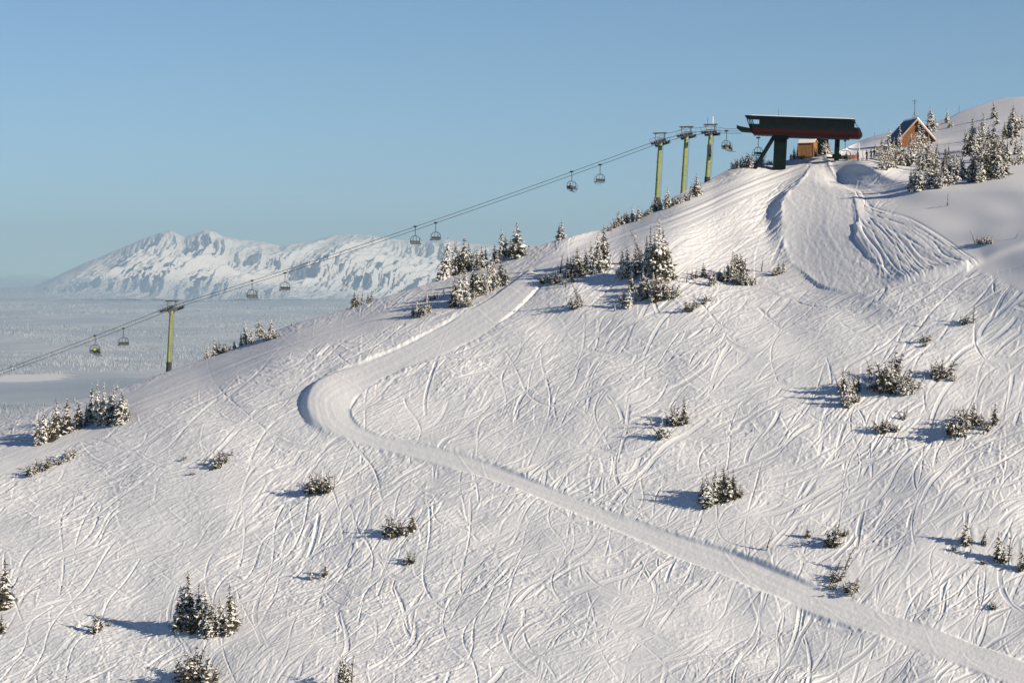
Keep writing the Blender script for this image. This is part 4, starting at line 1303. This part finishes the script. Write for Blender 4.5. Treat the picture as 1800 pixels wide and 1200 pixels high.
def make_snag(seed, rime, lean):
    r = random.Random(seed)
    b = MB(); tr = MB()
    for s in range(2):
        l = Vector((lean * r.uniform(0.5, 1.2), r.uniform(-0.1, 0.1), 0))
        h = 1.0 if s == 0 else r.uniform(0.45, 0.75)
        base = Vector((r.uniform(-0.05, 0.05), r.uniform(-0.05, 0.05), 0))
        f = lambda t: base + l * t * (0.4 + 0.6 * t) * h + Vector((0, 0, h * t))
        tr.tube([f(-0.12), f(0.4), f(0.75), f(1.0)], [0.022, 0.017, 0.011, 0.004], 6)
        for k in range(int(22 * h)):
            t = r.uniform(0.12, 1.0); q = r.uniform(0, 6.28)
            d = Vector((math.cos(q), math.sin(q), r.uniform(-0.1, 0.7)))
            L = r.uniform(0.05, 0.17) * (1.15 - 0.6 * t)
            spray(b, r, f(t), d, L, L * r.uniform(0.2, 0.4), rime, 0.1)
    return tr.mesh('trunk', M['bark'], True), b.mesh('crown', [M['needles'], M['rime']])

KIND = {'h': [make_fir(100 + i, 0.72, 0.125 + 0.014 * i, 0.95) for i in range(5)],
        'm': [make_fir(200 + i, 0.50, 0.140 + 0.015 * i, 0.85) for i in range(5)],
        'd': [make_fir(300 + i, 0.24, 0.150 + 0.016 * i, 0.55) for i in range(5)],
        'b': [make_bush(400 + i, 0.60, 6 + i, 0.75) for i in range(3)],
        'r': [make_bush(430 + i, 0.92, 8 + i, 0.70) for i in range(2)],
        'k': [make_bush(460 + i, 0.38, 6 + i, 0.55) for i in range(2)],
        's': [make_snag(500, 0.7, 0.15), make_snag(501, 0.75, -0.35)],
        'S': [make_snag(510, 0.35, 0.45), make_snag(511, 0.35, 0.12)]}
PHR = {'h': 'rime-coated fir', 'm': 'frosted fir', 'd': 'dark green fir', 'b': 'snowy shrub', 'r': 'white rimed shrub', 'k': 'brownish evergreen shrub',
       's': 'frosted leaning sapling', 'S': 'dark twiggy sapling'}
NAME = {'h': 'fir_tree', 'm': 'fir_tree', 'd': 'fir_tree', 'b': 'shrub', 'r': 'shrub', 'k': 'shrub', 's': 'sapling', 'S': 'sapling'}
CATE = {'fir_tree': 'tree', 'shrub': 'shrub', 'sapling': 'sapling'}
ORD = ['leftmost', 'second from left', 'third from left', 'fourth from left', 'fifth from left', 'sixth from left', 'seventh from left', 'eighth from left',
       'ninth from left', 'tenth from left', 'eleventh from left', 'twelfth from left', '13th from left', '14th from left', '15th from left', '16th from left',
       '17th from left', '18th from left', '19th from left', '20th from left', '21st from left', '22nd from left', '23rd from left', '24th from left',
       '25th from left', '26th from left', '27th from left', '28th from left', '29th from left', '30th from left']
def plant(px, py, h, k, wf, label, group):
    g = ground(px, py)
    hm = h * g.y / F
    tr, cr_ = R.choice(KIND[k])
    nm = NAME[k]
    root = empty(nm, g - Vector((0, 0, 0.05)), R.uniform(-0.5, 0.5) if k in 'sS' else R.uniform(0, 6.28))
    w = hm * wf * (R.uniform(0.98, 1.3) if k in 'hmd' else R.uniform(1.0, 1.2))
    root.scale = (w, w, hm * 1.03)
    prop(root, label, CATE[nm], group)
    for n_, me in (('trunk', tr), ('crown', cr_)):
        o = bpy.data.objects.new(n_, me); COL.objects.link(o); o.parent = root
def clump(anchor, group, items, fill=0):
    items = list(items)
    base_ = [i for i in items if i[2] > 24]
    for _ in range(fill):                                   # smaller trees growing between the larger ones
        a, b = R.sample(base_, 2)
        while abs(a[0] - b[0]) > 32: a, b = R.sample(base_, 2)
        t = R.uniform(0.25, 0.75)
        items.append((round(a[0] + (b[0] - a[0]) * t + R.uniform(-2, 2), 1), round(a[1] + (b[1] - a[1]) * t + R.uniform(-1, 2), 1), round(min(a[2], b[2]) * R.uniform(0.6, 0.95), 1), R.choice([a[3], b[3], 'm', 'h'])))
    items = sorted(items, key=lambda i: i[0])
    hs = sorted(i[2] for i in items)
    if len(items) == 1: ords = ['standing']
    elif len(items) == 2: ords = ['left one', 'right one']
    else: ords = ORD[:len(items) - 1] + ['rightmost']
    for i, it in enumerate(items):
        px, py, h, k = it[:4]
        wf = it[4] if len(it) > 4 else 1.0
        rk = hs.index(h) / max(1, len(hs) - 1)
        if len(items) < 3: size = ''
        else: size = 'tall ' if rk > 0.66 else ('small ' if rk < 0.33 else 'mid-sized ')
        lab = f"{size}{PHR[k]}, {ords[i]} {anchor}"
        plant(px, py, h, k, wf, lab, group)

T_ = 'frosted trees of '
clump('of the dark grove below the lone tower', T_ + 'the left slope edge', [
 (67, 780, 50, 'm'), (78, 778, 66, 'm', .8), (86, 775, 44, 'd'), (93, 772, 50, 'd'), (100, 768, 68, 'd', .8), (117, 762, 66, 'd'), (139, 752, 48, 'd'), (152, 748, 40, 'd'),
 (161, 742, 72, 'd', .8), (172, 743, 76, 'h', .75), (183, 744, 74, 'h', .7), (192, 746, 60, 'm'), (199, 744, 70, 'm', .8), (205, 747, 46, 'h'), (213, 745, 62, 'm'), (219, 742, 48, 'm'), (73, 781, 36, 'h'), (177, 746, 50, 'h')], 3)
clump('on the skyline below the lone tower', 'tiny skyline trees', [(206, 681, 16, 'h'), (131, 704, 9, 'h')])
clump('of the low patch at the left frame edge', 'low shrubs at the left', [
 (55, 836, 25, 'b'), (72, 828, 22, 'b', 1.2), (85, 822, 20, 'k', 1.2), (104, 816, 13, 'b'), (118, 808, 24, 'r'), (131, 800, 11, 'k'), (18, 878, 12, 's')])
clump('of the sparse patch beside the road bend', 'sparse shrubs by the bend', [
 (322, 808, 9, 'b', 1.4), (340, 834, 8, 'b', 1.3), (357, 818, 18, 'S'), (380, 822, 25, 'b'), (395, 812, 21, 'k', 1.1), (408, 800, 15, 'm')])
clump('of the skyline patch beside the lone tower', 'skyline shrubs by the lone tower', [
 (364, 614, 31, 'h', .8), (376, 624, 34, 'h', .8), (390, 620, 20, 'k', 1.1), (398, 607, 15, 'b', 1.1), (412, 602, 17, 'h'), (424, 606, 25, 'm'), (431, 606, 42, 'm', .8), (442, 604, 32, 'h'),
 (461, 592, 34, 'b', .6), (469, 597, 18, 'r'), (477, 592, 35, 'm', .8), (492, 592, 15, 'S'), (485, 594, 14, 'b')])
clump('on the skyline above the road bend', 'lone skyline sapling', [(513, 571, 9, 'd')])
clump('of the dark skyline row above the valley', 'dark skyline firs', [
 (610, 544, 7, 'd'), (622, 540, 30, 'd'), (629, 537, 22, 'd'), (637, 535, 25, 'm', .8), (647, 531, 20, 'd'), (653, 530, 22, 'd', .8)])
clump('of the shadowed group beside the upper road', 'bushy group left of the road', [
 (733, 556, 36, 'm', .9), (745, 553, 26, 'b'), (726, 556, 22, 'm'), (739, 558, 20, 'd')])
clump('of the little row above the shadowed group', 'little saplings left of the road', [
 (750, 530, 18, 'm'), (760, 526, 11, 'b'), (768, 525, 18, 's'), (780, 520, 15, 'm'), (918, 533, 9, 'S')])
G_ = T_ + 'the middle grove'
clump('of the back row in the middle grove', G_, [
 (770, 487, 22, 'd'), (778, 486, 44, 'h'), (786, 486, 70, 'h', .9), (783, 489, 24, 'h'), (800, 482, 60, 'm'), (797, 483, 25, 'h'), (815, 479, 64, 'd', 1.1), (808, 480, 40, 'd'), (825, 472, 46, 'd'),
 (838, 461, 30, 'd', 1.2), (847, 458, 34, 'd'), (853, 460, 30, 'm'), (848, 472, 40, 'm')], 5)
clump('of the skyline group in the middle grove', G_, [
 (870, 446, 28, 'd'), (882, 453, 52, 'm'), (889, 451, 42, 'm'), (897, 451, 34, 'd'), (909, 452, 61, 'd', 1.15), (874, 463, 24, 'h')])
clump('of the front row in the middle grove', G_, [
 (800, 537, 50, 'd'), (808, 535, 56, 'h'), (817, 530, 58, 'h'), (823, 532, 32, 'h'), (815, 539, 22, 'b'), (831, 522, 60, 'm'), (838, 521, 56, 'd'), (844, 517, 50, 'm'), (850, 515, 45, 'h'), (860, 511, 58, 'h', .85),
 (856, 517, 24, 'h'), (867, 509, 40, 'h'), (880, 503, 53, 'd', 1.15), (890, 501, 38, 'm'), (876, 507, 32, 'm'), (827, 538, 15, 'b'), (866, 495, 45, 'h')], 6)
clump('of the pair alone on the skyline', 'lone skyline pair', [(982.5, 421, 30, 'h', .9), (988, 421, 36, 'h', .9)])
K_ = T_ + 'the thicket above the road'
clump('of the thicket right of the road top', K_, [
 (955, 498, 20, 'b'), (966, 497, 20, 'b'), (976, 497, 22, 'b'), (983, 486, 42, 's'), (993, 505, 28, 's'), (997, 487, 37, 'm'), (1008, 485, 38, 'd'), (1015, 484, 50, 'd'), (1023, 484, 30, 'd'), (1030, 481, 46, 'd'),
 (1040, 480, 58, 'm'), (1050, 476, 72, 'h', .9), (1061, 468, 72, 'd', .9), (1054, 478, 45, 'm'), (1025, 485, 20, 'b'), (1045, 482, 26, 'h')], 6)
clump('of the open trio below the thicket', 'trio below the thicket', [(1018, 536, 45, 's'), (1014, 541, 22, 'b'), (1024, 538, 30, 's')])
L_ = T_ + 'the tallest thicket'
clump('of the back row in the tallest thicket', L_, [
 (1093, 490, 56, 'h', .8), (1103, 487, 60, 'm', .8), (1110, 492, 36, 'h'), (1117, 462, 30, 'h'), (1125, 461, 30, 'd'), (1132, 470, 64, 's'), (1137, 488, 70, 'm', .7), (1144, 495, 98, 'h', .65), (1157, 497, 114, 'm', .75),
 (1151, 494, 66, 'd'), (1170, 488, 70, 'd', .95), (1164, 492, 52, 'm'), (1180, 490, 38, 'm'), (1150, 496, 88, 'm', .8), (1137, 493, 80, 'h', .8), (1167, 494, 90, 'd', .8), (1176, 492, 58, 'h'), (1127, 482, 48, 'm')], 5)
clump('of the front row in the tallest thicket', L_, [
 (1126, 520, 34, 'm'), (1138, 522, 40, 'b', .8), (1154, 527, 42, 'b', .8), (1147, 518, 40, 'm'), (1166, 522, 36, 'r', .9), (1176, 526, 28, 'b'), (1186, 522, 18, 'r'), (1096, 540, 40, 'm', .8), (1106, 540, 40, 'h'), (1118, 528, 30, 'h'), (1090, 531, 22, 'h'), (1081, 547, 14, 'h', .6),
 (1110, 510, 34, 'd'), (1131, 508, 36, 'd')])
clump('of the low line under the tallest thicket', 'low shrubs under the thicket', [(1212, 546, 19, 'k', 1.1), (1225, 539, 13, 'b', 1.2), (1245, 529, 13, 'b', 1.1), (1237, 534, 9, 'k', 1.2)])
M_ = T_ + 'the row right of the thicket'
clump('of the shaded row right of the thicket', M_, [
 (1206, 497, 24, 's'), (1217, 491, 18, 'd'), (1224, 489, 18, 'd'), (1237, 487, 27, 'd'), (1250, 503, 33, 'm'), (1257, 500, 24, 'm'), (1265, 493, 22, 'd'), (1273, 494, 26, 'd'), (1286, 495, 50, 'm', 1.1), (1280, 494, 34, 'd'),
 (1294, 492, 44, 'd'), (1303, 486, 46, 'k', .7), (1300, 499, 22, 'b'), (1311, 500, 22, 'r'), (1324, 500, 15, 'r', 1.2)], 3)
clump('of the few beside the groomed bowl', 'few trees beside the bowl', [(1338, 477, 28, 's'), (1362, 484, 14, 'b'), (1368, 483, 25, 'd'), (1378, 479, 25, 'h')])
O_ = T_ + 'the upper ridge'
clump('of the ridge row under the upper towers', O_, [
 (1070, 406, 11, 'b'), (1079, 401, 13, 'k'), (1086, 398, 15, 'b'), (1095, 394, 23, 'b'), (1103, 391, 20, 'r'), (1112, 389, 30, 'm'), (1123, 387, 26, 'm'), (1131, 381, 14, 'k'), (1140, 377, 15, 'b'), (1146, 374, 22, 'h'), (1152, 371, 28, 'd'), (1161, 369, 22, 'm'),
 (1173, 366, 36, 'm'), (1182, 362, 18, 'k'), (1192, 358, 15, 'b'), (1199, 355, 12, 'r'), (1206, 353, 16, 'b'), (1215, 347, 27, 'd'), (1224, 345, 40, 'm', 1.1), (1232, 341, 24, 'm')])
clump('of the white cluster behind the station strut', 'rimed shrubs by the station', [
 (1290, 294, 14, 'r'), (1300, 294, 18, 'r'), (1312, 292, 21, 'r'), (1319, 292, 25, 'r', .8), (1328, 291, 20, 'r'), (1337, 292, 16, 'r'), (1346, 288, 10, 'k'), (1355, 289, 8, 'r')])
clump('of the firs behind the station leg', 'firs behind the station leg', [(1390, 279, 13, 'd'), (1396, 276, 21, 'd'), (1403, 275, 29, 'h'), (1450, 271, 24, 'r', .8), (1459, 270, 20, 'h', 1.2)])
Q_ = T_ + 'the cabin grove'
clump('of the group between skiers and cabin', Q_, [
 (1562, 285, 64, 'h', .8), (1550, 268, 26, 'd'), (1582, 283, 66, 'h', .8), (1571, 280, 38, 'h'), (1557, 281, 42, 'h'), (1549, 298, 26, 'r', .9), (1562, 293, 28, 'b'), (1576, 286, 30, 'h'), (1588, 286, 34, 'd'), (1566, 287, 34, 'r', .9), (1580, 290, 32, 'b', .9), (1592, 292, 36, 'b', .8), (1555, 289, 30, 'r', .9)], 9)
clump('of the group before the cabin gable', Q_, [
 (1600, 287, 52, 'm'), (1615, 284, 72, 'h', .85), (1622, 278, 58, 'h'), (1607, 285, 46, 'h'), (1633, 279, 42, 'h'), (1647, 281, 32, 'm'), (1620, 301, 44, 'd'), (1633, 299, 40, 'm'), (1594, 290, 36, 'm'), (1662, 279, 26, 'h'), (1668, 277, 30, 'h'),
 (1648, 304, 40, 'm'), (1659, 305, 38, 'd'), (1671, 299, 30, 'm'), (1678, 306, 30, 'm'), (1640, 290, 36, 'h'), (1688, 290, 28, 'h')], 8)
clump('of the few behind the cabin roof', Q_, [(1637, 229, 40, 'h', 1.2), (1644, 231, 26, 'h'), (1632, 228, 28, 'm'), (1665, 216, 28, 'h', .9), (1672, 224, 12, 'r')])
clump('of the front row below the cabin', Q_, [
 (1602, 336, 44, 'h'), (1608, 336, 49, 'm'), (1617, 335, 52, 'h'), (1628, 332, 46, 'h'), (1638, 327, 56, 'm'), (1648, 331, 42, 'h'), (1655, 331, 31, 'h'), (1662, 327, 43, 'm'), (1673, 324, 28, 'h'), (1682, 319, 52, 'h'), (1692, 316, 44, 'm'), (1702, 321, 26, 'h', .8),
 (1712, 319, 64, 'm', .9), (1706, 311, 40, 'd'), (1724, 319, 68, 'm', .9), (1722, 321, 30, 'h'), (1735, 317, 65, 'd'), (1747, 311, 72, 'd'), (1756, 312, 70, 'm'), (1763, 308, 55, 'd'), (1760, 314, 34, 'm'), (1770, 292, 46, 'm'), (1643, 322, 38, 'd'), (1669, 318, 40, 'd')], 2)
clump('of the middle rows right of the cabin', Q_, [
 (1698, 271, 48, 'm'), (1704, 274, 40, 'd'), (1710, 264, 58, 'm'), (1720, 271, 55, 'm'), (1730, 262, 62, 'h'), (1738, 263, 44, 'd'), (1747, 257, 44, 'd'), (1758, 263, 32, 'm'), (1715, 284, 42, 'm'), (1738, 284, 44, 'm'), (1727, 280, 40, 'd'), (1752, 282, 42, 'm'), (1767, 245, 32, 'd'), (1765, 268, 30, 'm')], 7)
clump('of the upper group at the right edge', Q_, [(1747, 208, 30, 'm'), (1753, 219, 26, 'h'), (1780, 238, 56, 'm', 1.1), (1775, 242, 42, 'd'), (1790, 230, 32, 'm'), (1784, 242, 36, 'd'), (1797, 226, 26, 'h'), (1795, 287, 42, 'h', 1.1), (1788, 290, 20, 'r')], 3)
clump('alone on the smooth bowl below the cabin grove', 'lone bowl sapling', [(1664, 362, 23, 's')])
clump('of the drifted patch at the bowl edge', 'drifted shrubs', [(1714, 428, 24, 's'), (1722, 429, 14, 'r', 1.2), (1732, 428, 16, 'r', 1.1), (1741, 428, 12, 'r', 1.1), (1785, 419, 13, 'S')])
# right half of the slope
clump('of the leaning pair below the cut bank', 'shrubs below the cut bank', [(1712, 567, 34, 'S', 1.2), (1693, 570, 18, 'k')])
clump('of the little patch above the brown clump', 'little patch above the brown clump', [(1630, 600, 18, 'b'), (1622, 573, 14, 's'), (1626, 608, 9, 'k')])
clump('of the trio right of the brown clump', 'patch right of the brown clump', [(1660, 663, 36, 'k', .9), (1646, 665, 26, 'b'), (1678, 668, 12, 'r', 1.3)])
clump('in the big brownish clump', 'big brownish clump', [(1548, 687, 56, 'k', .7), (1565, 684, 66, 'k', .8), (1576, 688, 44, 'b', .8), (1588, 690, 42, 'b'), (1598, 692, 32, 'r'), (1560, 691, 38, 'm')])
clump('of the white-topped group beside the brown clump', 'white-topped group', [(1482, 691, 50, 'm', .9), (1493, 704, 56, 'h', .9), (1489, 712, 38, 'h'), (1502, 692, 40, 'm'), (1509, 688, 30, 'd'), (1487, 714, 22, 'b'), (1505, 706, 15, 'b'), (1475, 684, 30, 's')])
clump('of the few under the brown clump', 'scattered shrubs under the clump', [(1593, 726, 22, 's'), (1587, 736, 14, 'b'), (1549, 758, 25, 'b'), (1563, 757, 21, 'b'), (1575, 757, 15, 'k')])
clump('of the compact group near the right edge', 'compact group near the right edge', [(1680, 766, 50, 'b', .75), (1700, 752, 46, 'b', .8), (1693, 766, 32, 'm'), (1670, 762, 26, 'h'), (1714, 746, 25, 'k'), (1689, 758, 44, 'm'), (1749, 746, 40, 'd', 1.2), (1730, 762, 30, 's'), (1736, 754, 20, 'b')])
clump('of the patch in mid-slope above the road', 'patch in mid-slope', [(1163, 773, 42, 'm'), (1166, 770, 24, 'b'), (1183, 746, 36, 'b', .8), (1193, 747, 22, 'k'), (1203, 743, 48, 'd', .8), (1147, 752, 26, 's')])
clump('of the dense clump above the lower road', 'dense clump above the road', [(1235, 884, 46, 'd'), (1243, 891, 62, 'm', .9), (1256, 884, 66, 'm', .9), (1250, 889, 38, 'h'), (1265, 880, 46, 'd'), (1272, 877, 60, 'd'), (1280, 879, 52, 'd'), (1289, 875, 53, 'd'), (1296, 873, 28, 'k')])
clump('of the pair just above the lower road', 'pair above the lower road', [(1347, 967, 39, 'S', .7), (1420, 944, 22, 'd', 1.2)])
clump('of the tuft beside the small dark fir', 'tuft by the small dark fir', [(1462, 960, 42, 'k', .9), (1470, 958, 30, 'm'), (1483, 941, 16, 'k')])
clump('of the twiggy group above the lower road', 'twiggy group above the road', [(1484, 1001, 46, 'S', 1.1), (1470, 1004, 30, 'S'), (1470, 1021, 25, 'k'), (1497, 1043, 29, 'b', .9), (1463, 1034, 15, 'b'), (1491, 1038, 16, 'k')])
clump('of the dark bunch at the right edge', 'dark bunch at the right edge', [(1697, 956, 44, 'd', 1.1), (1680, 966, 11, 'b'), (1723, 957, 36, 'S'), (1731, 957, 22, 'd'), (1755, 986, 54, 'd'), (1775, 985, 52, 'S'), (1765, 988, 36, 'd'), (1796, 1001, 40, 'd'), (1730, 990, 9, 'k')])
clump('alone on the snow below the dark bunch', 'lone low shrub', [(1748, 1069, 13, 'k', 1.4)])
# foreground
clump('of the brown spread below the road bend', 'brown spread below the bend', [(545, 866, 32, 'b', 1.0), (565, 866, 42, 'k', .8), (574, 864, 30, 'b'), (586, 858, 26, 's')])
clump('of the low dark patch in the lower middle', 'low dark patch', [(680, 942, 25, 'k'), (697, 940, 36, 'k', .8), (712, 939, 25, 'b'), (725, 931, 32, 'd', 1.1), (689, 942, 22, 'b')])
clump('of the tiny tuft under the low dark patch', 'tiny tuft', [(725, 988, 21, 'k', .8), (715, 990, 11, 'b')])
clump('of the little saplings in the lower middle', 'little saplings in the lower middle', [(547, 1018, 27, 'm', .7), (563, 1016, 14, 'h'), (572, 1011, 24, 'd', .9)])
clump('of the bare tops at the bottom edge', 'bare tops at the bottom edge', [(608, 1216, 66, 'k', .45), (619, 1216, 64, 'S', .9), (598, 1215, 46, 'k', .5), (612, 1218, 56, 'd', .8)])
clump('of the pair at the left frame edge', 'firs at the left edge', [(8, 1070, 90, 'd', 1.05), (4, 1112, 36, 'd')])
clump('of the small group in the lower left', 'small group in the lower left', [(168, 1112, 43, 'm', 1.1), (178, 1106, 28, 'd'), (192, 1099, 10, 'k')])
clump('of the tall clump in the lower left', 'tall clump in the lower left', [(320, 1106, 78, 'm'), (312, 1107, 56, 'm'), (330, 1105, 104, 'd', .85), (349, 1109, 86, 'd', .75), (359, 1112, 88, 'm', .75), (372, 1116, 74, 'm'), (365, 1118, 58, 'h'), (388, 1115, 70, 'm'), (404, 1110, 84, 'd', .9), (413, 1103, 54, 'd'), (398, 1117, 42, 'm'), (340, 1108, 60, 'd')], 3)
clump('of the broad dark clump at the bottom edge', 'broad dark clump at the bottom', [(338, 1206, 66, 'k', .8), (325, 1206, 48, 'k'), (358, 1204, 60, 'k', .8), (348, 1210, 50, 'b')])
